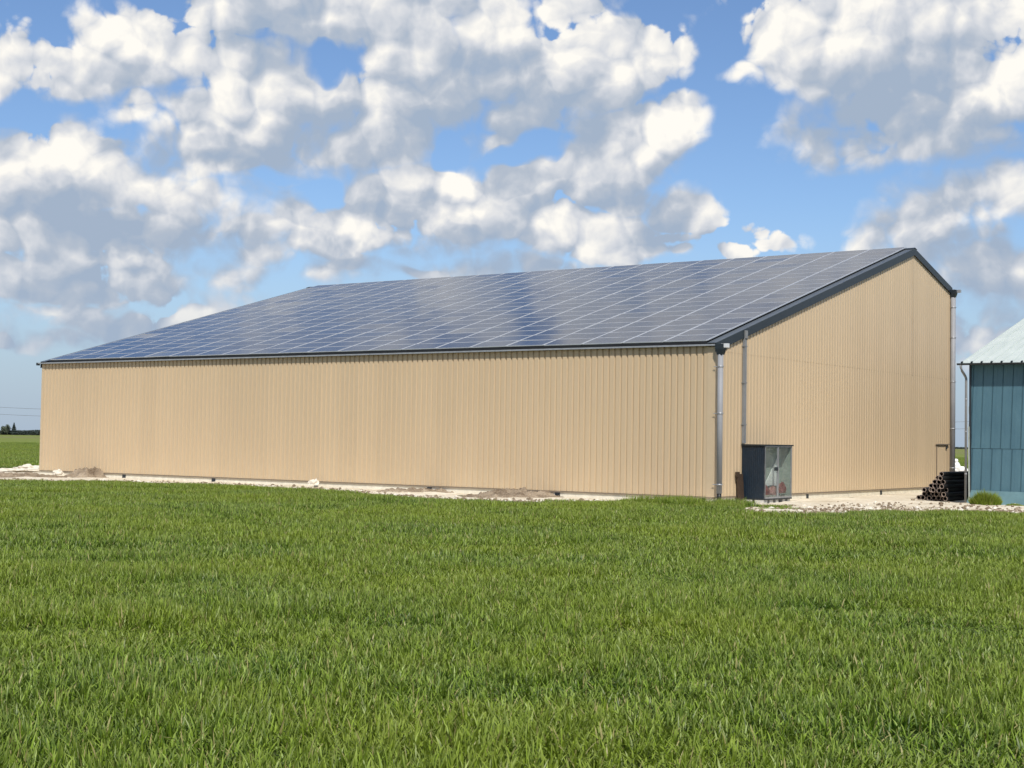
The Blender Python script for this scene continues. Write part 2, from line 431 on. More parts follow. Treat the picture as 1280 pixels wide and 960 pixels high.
# ================================================================== ground
R_ = 9000
gb = MB()
xs = [-R_, -400, -60, 60, 400, R_]; ys = [-R_, -60, 0, 140, 500, R_]
for i in range(5):
    for j in range(5):
        gb.face([(xs[i], ys[j], 0), (xs[i+1], ys[j], 0), (xs[i+1], ys[j+1], 0), (xs[i], ys[j+1], 0)])
tag(gb.build('ground', ground_mat()), 'flat green arable field reaching the horizon', 'field', kind='structure')

# ---- barn frame: local x = outward from the near gable, local y = along the gable, away from the long wall
TH = 0.6232
CX, CY = 7.508, 54.485
L, W, WR = 39.83, 25.5, 20.2
def BW(x, y, z=0.0):            # barn local -> world
    return Vector((CX + cos(TH) * x + sin(TH) * y, CY - sin(TH) * x + cos(TH) * y, z))

EDGE = [(-120, 86), (-60, 76), (-40, 71), (-22.6, 65.4), (-18.5, 66.0), (-13.9, 64.6), (-10, 62.3), (-7.7, 60), (-5, 56), (-2.2, 52.6), (1.7, 51.2), (4.5, 53.2),
        (6.2, 54.0), (7.0, 51.5), (7.6, 46.2), (8.8, 45.3), (11.3, 47.4), (13.9, 49.9), (17.2, 49.6), (20, 49.0), (30, 47.5), (60, 44)]
BACK = [(-120, 89), (-60, 84), (-40, 84.5), (-25, 85.5), (-22, 110), (0, 112), (30, 118), (33, 127), (46, 127), (60, 100)]
def lerp(tab, x):
    if x <= tab[0][0]: return tab[0][1]
    for (a, b), (c, d) in zip(tab, tab[1:]):
        if x <= c: return b + (d - b) * (x - a) / (c - a)
    return tab[-1][1]
def edge_y(x): return lerp(EDGE, x) + (.7 if x < 6 else 1.3) * fbm(x * .8, 3.1) + .45 * fbm(x * 3.1, 8.4)
def in_barn(x, y, mrg=0.0):
    dx, dy = x - CX, y - CY
    lx = cos(TH) * dx - sin(TH) * dy; ly = sin(TH) * dx + cos(TH) * dy
    return -L - mrg < lx < mrg and -mrg < ly < W + mrg
SH_A = radians(32); SX, SY = 18.43, 59.06
def SW(x, y, z=0.0): return Vector((SX + cos(SH_A) * x + sin(SH_A) * y, SY - sin(SH_A) * x + cos(SH_A) * y, z))
def in_shed(x, y, mrg=0.0):
    dx, dy = x - SX, y - SY
    lx = cos(SH_A) * dx - sin(SH_A) * dy; ly = sin(SH_A) * dx + cos(SH_A) * dy
    return -mrg < lx < 12 + mrg and -mrg < ly < 24 + mrg
def chalk_h(x, y):
    e = min(1.0, max(0.0, (y - edge_y(x)) / .8)); bk = min(1.0, max(0.0, (lerp(BACK, x) - y) / 1.0))
    h = .035 + .05 * fbm(x * .35, y * .35, 1) + .03 * fbm(x * 1.7, y * 1.7, 5)
    return -.02 + max(.0, h + .02) * min(e, bk)
cb = MB(); nx, ny = 520, 90
xs = [-60 + 110 * i / nx for i in range(nx + 1)]
vv = []
for i, x in enumerate(xs):
    y0 = edge_y(x); y1 = lerp(BACK, x)
    for j in range(ny + 1):
        t = (j / ny) ** 1.8; y = y0 + (y1 - y0) * t
        vv.append((x, y, chalk_h(x, y)))
cb.add(vv, [(i*(ny+1)+j, (i+1)*(ny+1)+j, (i+1)*(ny+1)+j+1, i*(ny+1)+j+1) for i in range(nx) for j in range(ny)], smooth=True)
_cg = cb.build('chalk_ground', M['chalk'])
_at = _cg.data.attributes.new('margin', 'FLOAT', 'POINT')
_at.data.foreach_set('value', [max(0.0, 1 - (y - edge_y(x)) / ((1.6 if x < 5 else 4.2) * (1 + .5 * fbm(x * .4, 2.2)))) for (x, y, z) in cb.v])
tag(_cg, 'strip of pale bare chalk ground round the barn', 'bare ground', kind='structure')

def lump(name, loc, sx, sy, sz, material, seed, rough=.35, sub=4, freq=1.6, flat=True, parent=None):
    bm = bmesh.new(); bmesh.ops.create_icosphere(bm, subdivisions=sub, radius=1.0)
    for v in bm.verts:
        p = v.co.copy()
        k = 1 + rough * fbm(p.x * freq + seed, p.y * freq, p.z * freq + seed, 5) + rough * .35 * fbm(p.x * 5 + seed, p.y * 5, p.z * 5, 3)
        v.co = Vector((p.x * sx * k, p.y * sy * k, p.z * sz * k))
        if flat and v.co.z < -.25 * sz: v.co.z = -.25 * sz
    me = bpy.data.meshes.new(name); bm.to_mesh(me); bm.free(); me.materials.append(material)
    o = bpy.data.objects.new(name, me); COL.objects.link(o); o.location = loc
    if parent: o.parent = parent
    return o

# ---- spoil heaps
def heap(px0, px1, py, h, label, seed, depth=1.6, z=0.0, mt='spoil'):
    a = ground_at(px0, py); b = ground_at(px1, py); c = (a + b) / 2
    mb = MB(); n1, n2 = 70, 26; vs = []
    d = (b - a); ln = d.length; d.normalize(); nrm = Vector((-d.y, d.x, 0))
    for i in range(n1 + 1):
        for j in range(n2 + 1):
            u = i / n1 * 2 - 1; w_ = j / n2 * 2 - 1
            env = max(0, 1 - u * u) ** .7 * max(0, 1 - w_ * w_)
            q = d * (u * ln / 2) + nrm * (w_ * depth / 2)
            wx, wy = c.x + q.x, c.y + q.y
            hh = h * env * (.75 + .9 * fbm(wx * 1.3, wy * 1.3, seed)) + .13 * env ** .4 * fbm(wx * 6, wy * 6, seed, 4)
            vs.append((q.x, q.y, max(hh, 0) - .01))
    mb.add(vs, [(i*(n2+1)+j, (i+1)*(n2+1)+j, (i+1)*(n2+1)+j+1, i*(n2+1)+j+1) for i in range(n1) for j in range(n2)], smooth=True)
    o = mb.build('spoil_heap', M[mt], loc=(c.x, c.y, .03))
    return tag(o, label, 'earth heap', 'heaps of earth left along the barn')
heap(-70, 84, 597, .20, 'low brown earth bank at the left edge of the photo, before the barn\'s far corner', 1.3, 2.4)
heap(82, 182, 597, .55, 'tall rough earth heap under the far left end of the long wall', 4.7, 2.6)
heap(178, 335, 599, .17, 'thin line of crumbled earth below the left part of the long wall', 9.2, 1.5)
heap(470, 590, 616, .16, 'small flat heap of crumbs before the middle of the long wall', 12.9, 1.3)
heap(583, 700, 622, .32, 'brown clod heap before the long wall, right of its middle', 17.7, 1.7)
c = ground_at(38, 590); o = lump('rubble_pile', (c.x, c.y, .08), .9, .6, .30, M['chalkrock'], 3.3, .5)
tag(o, 'crumpled white rubble pile at the foot of the far left barn corner', 'rubble')
c = ground_at(12, 590.5); o = lump('rubble_pile', (c.x, c.y, .04), 1.6, .6, .17, M['chalkrock'], 5.3, .6)
tag(o, 'long low whitish rubble pile left of the barn at the field edge', 'rubble')
c = BW(-19.6, -.55, .17); o = lump('chalk_boulder', c, .24, .2, .22, M['chalkrock'], 8.8, .5, sub=3)
tag(o, 'lone pale boulder against the plinth in the middle of the long wall', 'boulder')
c = BW(-37.6, -.5, .15); o = lump('chalk_boulder', c, .28, .2, .2, M['chalkrock'], 2.8, .5, sub=3)
tag(o, 'pale boulder against the plinth near the far left barn corner', 'boulder')

# loose clods and stones strewn on the chalk
rb = MB()
ico = bmesh.new(); bmesh.ops.create_icosphere(ico, subdivisions=1, radius=1.0)
iv = [v.co.copy() for v in ico.verts]; ifc = [tuple(v.index for v in f.verts) for f in ico.faces]; ico.free()
rnd = random.Random(5)
for k in range(7000):
    x = rnd.uniform(-42, 26)
    y = edge_y(x) + abs(rnd.gauss(.2, 1.6 if x < 6 else 3.0)) + .1
    if in_barn(x, y, .1) or in_shed(x, y, .1): continue
    r = rnd.uniform(.02, .065) * (1.8 if rnd.random() < .1 else 1)
    z = chalk_h(x, y) + r * .3
    sd = rnd.uniform(0, 50)
    vs = [(x + p.x * r * rnd.uniform(.7, 1.3), y + p.y * r * rnd.uniform(.7, 1.3), z + p.z * r * rnd.uniform(.5, 1.0)) for p in iv]
    rb.add(vs, ifc, 0 if rnd.random() < .8 else 1)
tag(rb.build('rubble_stones', [M['spoil'], M['chalkrock']]), 'loose clods and stones strewn over the chalk strip', 'rubble', kind='stuff')

# ================================================================== barn
barn = tag(empty('barn', (CX, CY, 0), -TH), 'long sand coloured metal barn with a roof covered in solar panels', 'barn')
ZB, ZE, ZR = .28, 5.95, 11.77
SF = (ZR - ZE) / WR                   # front slope
ZE2 = 10.36; SR = (ZR - ZE2) / (W - WR)
def roof_z(y): return ZE + SF * y if y <= WR else ZR - SR * (y - WR)

PROF = [(0, 0), (.088, 0), (.092, -.004), (.100, -.004), (.104, 0), (.150, 0), (.154, -.004), (.162, -.004), (.166, 0), (.172, 0), (.192, -.055), (.232, -.055), (.264, 0)]
PITCH_R = .275
def clad_points(s0, s1):
    pts = []; s = s0
    while s < s1:
        for (dx, dd) in PROF:
            if s + dx < s1: pts.append((s + dx, dd))
        s += PITCH_R
    pts.append((s1, 0)); return pts
def clad(name, s0, s1, zlo, zhi, place, mat_, parent, cuts=()):
    """ribbed sheet; place(s, depth, z) -> local point; zlo/zhi callables"""
    mb = MB(); P = clad_points(s0, s1)
    for c_ in cuts: 
        if s0 < c_ < s1: P.append((c_, 0.0)); 
    P.sort()
    for (a, da), (b, db) in zip(P, P[1:]):
        if b - a < 1e-6: continue
        mb.face([place(a, da, zlo(a)), place(b, db, zlo(b)), place(b, db, zhi(b)), place(a, da, zhi(a))])
        mb.face([place(b, -.09, zlo(b)), place(a, -.09, zlo(a)), place(a, -.09, zhi(a)), place(b, -.09, zhi(b))])
        mb.face([place(a, -.09, zlo(a)), place(b, -.09, zlo(b)), place(b, db, zlo(b)), place(a, da, zlo(a))])
        mb.face([place(a, da, zhi(a)), place(b, db, zhi(b)), place(b, -.09, zhi(b)), place(a, -.09, zhi(a))])
    return mb.build(name, mat_, parent)
c0 = lambda z: (lambda s: z)
# long wall: s runs along -x
clad('long_wall', .28, L - .12, c0(ZB), c0(ZE - .07), lambda s, d, z: (-s, -d, z), M['clad'], barn)
clad('gable_wall', .16, W - .12, c0(ZB), c0(5.74), lambda s, d, z: (d, s, z), M['clad'], barn)
clad('gable_wall', .16, W - .12, c0(5.70), lambda s: roof_z(s) - .12, lambda s, d, z: (d + .006, s, z), M['clad'], barn, cuts=(WR,))
clad('rear_wall', .12, L - .12, c0(ZB), c0(ZE2 - .1), lambda s, d, z: (-s, W + d, z), M['clad'], barn)
clad('far_gable_wall', .12, W - .12, c0(ZB), lambda s: roof_z(s) - .12, lambda s, d, z: (-L - d, s, z), M['clad'], barn, cuts=(WR,))
# flat corner flashings
def corner(x0, x1, y0, y1, z1):
    mb = MB(); mb.box(x0, x1, y0, y1, ZB - .01, z1); return mb.build('corner_flashing', M['cladtrim'], barn)
mb = MB(); mb.box(-.30, .014, -.014, .10, ZB - .01, ZE - .10); mb.box(-.09, .014, .10, .19, ZB - .01, ZE - .10); mb.build('corner_flashing', M['cladtrim'], barn)
mb = MB(); mb.box(-L - .014, -L + .15, -.014, .10, ZB - .01, ZE - .10); mb.build('corner_flashing', M['cladtrim'], barn)
mb = MB(); mb.box(-.10, .014, W - .16, W + .014, ZB - .01, ZE2 - .12); mb.build('corner_flashing', M['cladtrim'], barn)
mb = MB(); mb.box(-L - .014, -L + .15, W - .16, W + .014, ZB - .01, ZE2 - .12); mb.build('corner_flashing', M['cladtrim'], barn)
# base flashing
mb = MB()
mb.box(-L + .02, -.03, -.034, .06, ZB - .055, ZB - .012)
mb.box(-.06, .030, .08, W - .05, ZB - .055, ZB - .012)
mb.build('base_flashing', M['basetrim'], barn)
# plinth
mb = MB()
mb.box(-L + .05, -.05, .012, .16, -.3, ZB - .057); mb.box(-.16, -.012, .17, W - .05, -.3, ZB - .057)
mb.box(-L + .012, -L + .15, .17, W - .05, -.3, ZB - .057); mb.box(-L + .05, -.05, W - .16, W - .012, -.3, ZB - .057)
mb.build('plinth', M['concrete'], barn)
# steel feet of the columns showing under the sheets
for a in (.45, 6.93, 13.45, 19.98, 26.6, 33.05):
    mb = MB(); mb.box(-a - .11, -a + .11, -.028, .010, .03, ZB - .058); mb.build('column_foot', M['dark'], barn)
for b in (8.25, 16.3):
    mb = MB(); mb.box(-.010, .026, b - .08, b + .08, .03, ZB - .058); mb.build('column_foot', M['dark'], barn)
# roof skin
mb = MB()
t_ = .05
for (y0, z0, y1, z1) in ((-.03, ZE - SF * .03, WR, ZR), (WR, ZR, W + .10, ZE2 - SR * .1)):
    a = [(-L - .03, y0, z0), (.03, y0, z0), (.03, y1, z1), (-L - .03, y1, z1)]
    b = [(p[0], p[1], p[2] - t_) for p in a]
    mb.add(a + b, [(0,1,2,3), (7,6,5,4), (0,4,5,1), (2,6,7,3), (1,5,6,2), (0,3,7,4)])
roof = mb.build('roof', M['dark'], barn)
# verge flashings: a face board on the gable and a cap lying on the roof
def verge(xo, xi, name='verge_flashing'):
    mb = MB()
    for (y0, y1) in ((-.06, WR), (WR, W + .06)):
        za, zb = (roof_z(max(y0, 0)) if y0 >= 0 else ZE + SF * y0), roof_z(min(y1, W))
        if y1 > W: zb = ZE2 - SR * .06
        for (x0, x1, lo, hi) in ((min(xo, xo - .045 * (1 if xo > xi else -1)), max(xo, xo - .045 * (1 if xo > xi else -1)), -.27, .05), (min(xi, xo), max(xi, xo), .053, .068)):
            v = [(x0, y0, za + lo), (x1, y0, za + lo), (x1, y1, zb + lo), (x0, y1, zb + lo), (x0, y0, za + hi), (x1, y0, za + hi), (x1, y1, zb + hi), (x0, y1, zb + hi)]
            mb.add(v, [(3,2,1,0),(4,5,6,7),(0,1,5,4),(1,2,6,5),(2,3,7,6),(3,0,4,7)], 1 if lo > 0 else 0)
    return mb.build(name, [M['dark'], M['cap']], barn)
verge(.085, -.30); verge(-L - .085, -L + .30)
mb = MB()
for sgn, s_ in ((-1, SF), (1, SR)):
    v = [(-L - .1, WR, ZR + .10), (.1, WR, ZR + .10), (.1, WR + sgn * .28, ZR + .10 - s_ * .28), (-L - .1, WR + sgn * .28, ZR + .10 - s_ * .28)]
    w2 = [(p[0], p[1], p[2] - .012) for p in v]
    mb.add(v + w2, [(0,1,2,3), (7,6,5,4), (0,4,5,1), (2,6,7,3), (1,5,6,2), (0,3,7,4)])
mb.build('ridge_cap', M['dark'], barn)

# ---- solar panels: 21 columns x 20 rows
def glass_mat():
    m, T, b = mat('solar_glass')
    tc = T.node('ShaderNodeTexCoord').outputs['Object']
    s = T.sep(tc)
    def line(c_, per, wd):
        fr = T.math('FRACT', T.math('DIVIDE', c_, per)); d = T.math('ABSOLUTE', T.math('SUBTRACT', fr, .5))
        return T.math('GREATER_THAN', d, .5 - wd / per / 2)
    # busbars and cell gaps: the cells themselves, with a wider gap at mid width
    gaps = T.math('MAXIMUM', line(s[0], .1735, .006), line(s[1], .1725, .006))
    midl = T.math('LESS_THAN', T.math('ABSOLUTE', s[0]), .010)
    gaps = T.math('MAXIMUM', gaps, midl)
    oi = T.node('ShaderNodeObjectInfo').outputs['Random']
    cell = T.noise(tc, 2.0, 2.0, .5).outputs['Fac']
    base = T.mix(T.lin(cell, .3, .7), (.0105, .016, .034), (.018, .024, .046))
    c = T.mix(T.math('MULTIPLY', gaps, .7), base, (.13, .15, .19))
    T.l.new(c, b.inputs['Base Color'])
    b.inputs['Roughness'].default_value = .11
    b.inputs['IOR'].default_value = 1.39
    return m
M['solar'] = glass_mat()
M['frame'] = simple('panel_frame', (.56, .58, .61), .42, .35, var=.05)
NC, NR = 21, 20
PX, PY = 1.85, 1.052
cs, sn = 1 / sqrt(1 + SF * SF), SF / sqrt(1 + SF * SF)
pw, ph, th = PX - .055, PY - .012, .036
def panel_mesh(mb, M4=None):
    X, Y = pw / 2, ph / 2; fr = .030
    tr = (lambda p: M4 @ Vector(p)) if M4 else (lambda p: p)
    o_ = [(-X, -Y), (X, -Y), (X, Y), (-X, Y)]; i_ = [(-X + fr, -Y + fr), (X - fr, -Y + fr), (X - fr, Y - fr), (-X + fr, Y - fr)]
    for k in range(4):
        a, b_ = o_[k], o_[(k+1) % 4]; c_, d_ = i_[(k+1) % 4], i_[k]
        mb.face([tr((*a, th)), tr((*b_, th)), tr((*c_, th)), tr((*d_, th))], 0)
        mb.face([tr((*a, 0)), tr((*b_, 0)), tr((*b_, th)), tr((*a, th))], 0)
        mb.face([tr((*d_, th)), tr((*c_, th)), tr((*c_, th - .004)), tr((*d_, th - .004))], 0)
    mb.face([tr((*p, th - .004)) for p in i_], 1)
    mb.face([tr((*p, 0)) for p in o_[::-1]], 0)
pm = MB(); panel_mesh(pm)
proto = pm.build('solar_panel', [M['frame'], M['solar']], barn)
base_x = -.34
def panel_matrix(c_, r_, rr):
    y = .02 + (r_ + .5) * PY * cs; x = base_x - (c_ + .5) * PX
    z = ZE + SF * y
    ax, ay = rr.gauss(0, .0038), rr.gauss(0, .0038)
    up = Vector((0, -sn, cs))
    mt = Matrix.Translation(Vector((x, y, z)) + up * .11) @ Matrix.Rotation(math.atan(SF), 4, 'X') @ Matrix.Rotation(ax, 4, 'X') @ Matrix.Rotation(ay, 4, 'Y')
    return mt
rr = random.Random(11); cells = []
for c_ in range(NC):
    for r_ in range(NR):
        mt = panel_matrix(c_, r_, rr); p = mt.to_translation(); wpos = BW(p.x, p.y, p.z)
        cells.append((wpos.length + 1.6 * r_ , c_, r_, mt))
cells.sort(key=lambda t: t[0])
for i, (_, c_, r_, mt) in enumerate(cells[:100]):
    o = proto if i == 0 else proto.copy()
    if i: COL.objects.link(o); o.parent = barn
    o.matrix_local = mt
mb = MB()
rest_cells = cells[100:]
M['solar_rest'] = M['solar']
# the farther panels: one object; panel-local coordinates for the cells are kept in a UV map
for (_, c_, r_, mt) in rest_cells: panel_mesh(mb, mt)
rest = mb.build('solar_panel_field', [M['frame'], M['solar']], barn); rest['kind'] = 'stuff'
mb = MB()
for c_ in range(NC + 1):
    x = base_x - c_ * PX
    up = Vector((0, -sn, cs)); p = Vector((x, .05, ZE + SF * .05)) + up * .128; q = Vector((x, NR * PY * cs, ZE + SF * NR * PY * cs)) + up * .128
    r1 = MB(); r1.bar(p, q, .030, .030, 0, up=up); r1.build('panel_rail', M['alu'], barn)
# black strip painting the shadow in the gap under the lowest row
mb = MB(); mb.box(base_x - NC * PX, base_x, .00, .03, ZE + .015, ZE + .095); mb.build('painted_gap_shadow', M['black'], barn)

# ---- gutters and pipes
mb = MB()
def gutter(x0, x1, yc, z, sgn):
    g_ = MB(); w_ = .075
    g_.box(x0, x1, yc - w_, yc + w_, z - .062, z - .052)
    g_.box(x0, x1, yc - w_, yc - w_ + .008, z - .052, z); g_.box(x0, x1, yc + w_ - .008, yc + w_, z - .052, z)
    return g_.build('gutter', M['galv'], barn)
gutter(-L - .16, .28, -.095, ZE - .012, -1)
gutter(-L - .16, .22, W + .08, ZE2 - .03, 1)
def downpipe(x, y, ztop, r, rings, zbot, name='downpipe'):
    d = MB(); d.tube([(x, y, zbot), (x, y, ztop)], r, 20); pipe = d.build(name, M['zinc'], barn)
    h = MB(); h.tube([(x, y, ztop - .02), (x, y, ztop + .20)], [r * 1.05, r * 1.55], 4); 
    h2 = MB(); h2.box(x - .17, x + .17, y - .13, y + .13, ztop + .20, ztop + .385)
    h2.add([(x - .10, y - .10, ztop - .02), (x + .10, y - .10, ztop - .02), (x + .10, y + .10, ztop - .02), (x - .10, y + .10, ztop - .02), (x - .17, y - .13, ztop + .20), (x + .17, y - .13, ztop + .20), (x + .17, y + .13, ztop + .20), (x - .17, y + .13, ztop + .20)],
           [(3,2,1,0), (0,1,5,4), (1,2,6,5), (2,3,7,6), (3,0,4,7)])
    h2.build('hopper', M['dark'], pipe)
    for z in rings:
        k = MB(); k.tube([(x, y, z - .025), (x, y, z + .025)], r * 1.10, 20); k.box(x - r * 1.25, x + r * 1.25, y - .012, y + .02, z - .018, z + .018)
        k.box(min(x - .28, x), x, y - .01, y + .01, z - .012, z + .012)
        k.build('bracket', M['galv'], pipe)
    return pipe
downpipe(.285, -.10, ZE - .40, .105, (5.1, 3.37, .75), .42)
mb = MB(); mb.tube([(.285, -.10, .12), (.285, -.10, .44)], .085, 16); mb.build('drain_boot', M['black'], barn)
mb = MB(); mb.box(.34, .60, -.19, -.01, ZE - .155, ZE - .005); mb.build('gutter_end_box', M['endcap'], barn)
downpipe(.15, W + .0, ZE2 - .45, .125, (9.4, 7.85, 5.6, 3.2, 1.2), .2)
mb = MB(); mb.box(.33, .50, W + .0, W + .18, ZE2 - .20, ZE2 - .06); mb.build('gutter_end_box', M['galv'], barn)
mb = MB(); mb.box(-L - .30, -L - .17, -.17, -.03, ZE - .15, ZE - .01); mb.build('gutter_end_box', M['dark'], barn)
# cable duct down the gable
mb = MB(); mb.box(.02, .11, 2.20, 2.38, 2.28, roof_z(2.2) - .28); mb.box(.09, .15, 2.20, 2.38, roof_z(2.2) - .28, roof_z(2.2) + .02)
duct = mb.build('cable_duct', M['duct'], barn)
for z in (3.0, 4.6, 6.0):
    k = MB(); k.box(.008, .118, 2.17, 2.41, z - .02, z + .02); k.build('bracket', M['duct'], duct)
# clad door at the far end of the gable
door = clad('door', 23.55, 25.1, c0(ZB + .03), c0(2.36), lambda s, d, z: (d + .022, s, z), M['clad'], barn)
k = MB(); k.box(.005, .085, 23.45, 25.25, 2.372, 2.42); k.build('lintel', M['basetrim'], door)
k = MB(); k.box(.018, .05, 23.50, 23.545, ZB + .03, 2.37); k.build('door_jamb', M['basetrim'], door)
k = MB(); k.box(.03, .075, 24.85, 24.95, 2.16, 2.30); k.build('hinge', M['dark'], door)

# ================================================================== glazed kiosk on the gable
KY0, KY1, KX, KZ0, KZ1 = 2.22, 4.58, 1.0, .15, 2.22
kio = tag(empty('kiosk', BW(KX / 2 + .03, KY0, 0), -TH), 'small raised kiosk with navy side and glazed doors against the barn gable', 'kiosk')
def KL(x): return x - (KX / 2 + .03)
kx0, kx1 = KL(.035), KL(KX); ky1 = KY1 - KY0
mb = MB(); n = 12; w_ = (kx1 - kx0) / n
for i in range(n):
    mb.box(kx0 + i * w_ + .004, kx0 + (i + 1) * w_ - .004, .0, .03, KZ0 + .05, KZ1 - .02)
mb.box(kx0, kx1, .031, .045, KZ0 + .05, KZ1 - .02)
mb.build('side_wall', M['navy'], kio)
mb = MB(); mb.box(kx0, kx1, ky1 - .04, ky1, KZ0 + .05, KZ1 - .02); mb.build('side_wall', M['inner'], kio)
mb = MB(); mb.box(kx0, kx1 - .045, .046, .056, KZ0 + .05, KZ1 - .02); mb.build('lining', M['inner'], kio)
mb = MB(); mb.box(kx1 - .47, kx1 - .45, .047, ky1 - .042, KZ0 + .05, KZ1 - .02); mb.build('back_wall', M['inner'], kio)
mb = MB(); mb.box(kx0 - .02, kx1 + .03, -.05, ky1 + .08, KZ1 - .018, KZ1 + .032); mb.build('roof', M['dark'], kio)
mb = MB(); mb.box(kx0, kx1 + .01, -.008, ky1 + .01, KZ0, KZ0 + .048); mb.build('floor', M['dark'], kio)
def glass(name):
    m = bpy.data.materials.new(name); m.use_nodes = True; T = NT(m.node_tree); T.n.clear()
    tr = T.node('ShaderNodeBsdfTransparent'); tr.inputs[0].default_value = (.93, .96, .95, 1)
    gl = T.node('ShaderNodeBsdfGlossy'); gl.inputs['Roughness'].default_value = .02
    lw = T.node('ShaderNodeLayerWeight'); lw.inputs['Blend'].default_value = .5
    frs = T.math('MULTIPLY_ADD', T.math('POWER', lw.outputs['Facing'], 5.0), .9, .045)
    n = T.noise(T.node('ShaderNodeTexCoord').outputs['Object'], 1.3, 4.0, .6).outputs['Fac']
    df = T.node('ShaderNodeBsdfDiffuse'); df.inputs[0].default_value = (.5, .5, .47, 1)
    mx = T.node('ShaderNodeMixShader'); T.l.new(frs, mx.inputs[0]); T.l.new(tr.outputs[0], mx.inputs[1]); T.l.new(gl.outputs[0], mx.inputs[2])
    m2 = T.node('ShaderNodeMixShader'); T.l.new(T.lin(n, .4, .8, .02, .16), m2.inputs[0]); T.l.new(mx.outputs[0], m2.inputs[1]); T.l.new(df.outputs[0], m2.inputs[2])
    out = T.node('ShaderNodeOutputMaterial'); T.l.new(m2.outputs[0], out.inputs[0])
    return m
M['glass'] = glass('window_glass')
fx = kx1
def leaf(y0, y1):
    f = MB()
    f.box(fx - .04, fx, y0, y0 + .05, KZ0 + .05, KZ1 - .02); f.box(fx - .04, fx, y1 - .05, y1, KZ0 + .05, KZ1 - .02)
    f.box(fx - .04, fx, y0 + .05, y1 - .05, KZ0 + .05, KZ0 + .11); f.box(fx - .04, fx, y0 + .05, y1 - .05, KZ1 - .07, KZ1 - .02)
    d = f.build('glazed_door', M['galv'], kio)
    g_ = MB(); g_.box(fx - .024, fx - .016, y0 + .05, y1 - .05, KZ0 + .11, KZ1 - .07); g_.build('pane', M['glass'], d)
    return d
d1 = leaf(.0, ky1 * .48); d2 = leaf(ky1 * .48 + .004, ky1)
mb = MB(); mb.box(fx + .001, fx + .035, ky1 * .48 - .34, ky1 * .48 - .08, KZ0 + 1.10, KZ0 + 1.24); mb.build('door_lock', M['dark'], d1)
kb = [(.12, .20), (.62, .20), (1.15, .16), (1.75, .16), (2.2, .14)]
for (yy, ln) in kb:
    for xx in (kx1 - .42, kx0 + .05):
        b_ = MB(); b_.box(xx, xx + .38, yy - .12, yy - .12 + ln * 1.5, -.02, KZ0 - .002); b_.build('support_block', M['block'], kio)
# things kept inside it; the white triangle stands in for a sunlit patch
def in_kio(x, y, z): return BW(x, y + KY0, z)
mb = MB(); t0 = .03
pts = [(0, 0), (1.25, 0), (1.25, 1.2)]
v = [(0, p[0], p[1]) for p in pts] + [(-t0, p[0], p[1]) for p in pts]
mb.add(v, [(0,1,2), (5,4,3), (0,3,4,1), (1,4,5,2), (2,5,3,0)])
o = mb.build('sun_patch_panel', M['white'], loc=in_kio(KX - .40, .78, .66), rz=-TH)
tag(o, 'white triangular panel standing in for a sunlit patch behind the kiosk glass', 'board')
for (x, y, z, sx, sz, mt, lb) in ((KX - .19, .40, .40, .30, .26, 'red', 'dark red sack inside the kiosk, at the foot of its left glass door'),
                                  (KX - .19, 1.04, .38, .28, .26, 'pink', 'faded pink sack inside the kiosk, behind the meeting edge of its glass doors'),
                                  (KX - .19, 1.85, .46, .32, .34, 'red', 'bright red sack inside the kiosk, behind its right glass door')):
    o = lump('sack', in_kio(x, y, z), .12, sx, sz, M[mt], x * 9 + y, .30, sub=3); o.rotation_euler.z = -TH
    tag(o, lb, 'sack', 'sacks inside the kiosk')
# brown board beside the kiosk
mb = MB(); mb.box(-.03, .03, -.22, .22, 0, 1.12); mb.box(-.035, .035, -.30, -.05, 1.0, 1.20)
o = mb.build('wooden_board', M['brownwood'], loc=BW(.16, 1.93, .0), rz=-TH); o.rotation_euler = (0, radians(-4), -TH)
tag(o, 'narrow dark brown board leaning upright beside the kiosk', 'board')

# ================================================================== stack of drain pipes
AX = Vector((sin(TH), cos(TH), 0)); SD = Vector((cos(TH), -sin(TH), 0))
P0 = Vector((17.95, 60.4, 0))
Rp = .096
def pipe_meshes():
    n = 18; b = MB(); Lp = 6.0
    prof = []; y = 0
    prof.append((0, Rp))
    y = .0
    for i in range(60):
        a = i * .1; prof += [(a + .03, Rp), (a + .045, Rp * .93), (a + .085, Rp * .93), (a + .10, Rp)]
    vs = []
    for (yy, r) in prof: vs += [(r * cos(2*pi*k/n), yy, r * sin(2*pi*k/n)) for k in range(n)]
    fs = [(i*n+k, (i+1)*n+k, (i+1)*n+(k+1) % n, i*n+(k+1) % n) for i in range(len(prof)-1) for k in range(n)]
    b.add(vs, fs, 0, True)
    ri = Rp * .80
    vs = [(ri * cos(2*pi*k/n), yy, ri * sin(2*pi*k/n)) for yy in (0, 6.0) for k in range(n)]
    b.add(vs, [(k, (k+1) % n, n + (k+1) % n, n + k) for k in range(n)], 0, True)
    r_ = MB()
    vs = []
    for (yy, r) in ((.0, Rp * 1.0), (-.014, Rp * 1.01), (-.014, ri), (.05, ri * .985)): vs += [(r * cos(2*pi*k/n), yy, r * sin(2*pi*k/n)) for k in range(n)]
    r_.add(vs, [(i*n+k, i*n+(k+1) % n, (i+1)*n+(k+1) % n, (i+1)*n+k) for i in range(3) for k in range(n)], 0, False)
    return b, r_
bmsh, rmsh = pipe_meshes()
pr = None; rp = random.Random(3)
PL = 'black ribbed drain pipe with a pale cut end in the stack between barn and shed'
count = 0
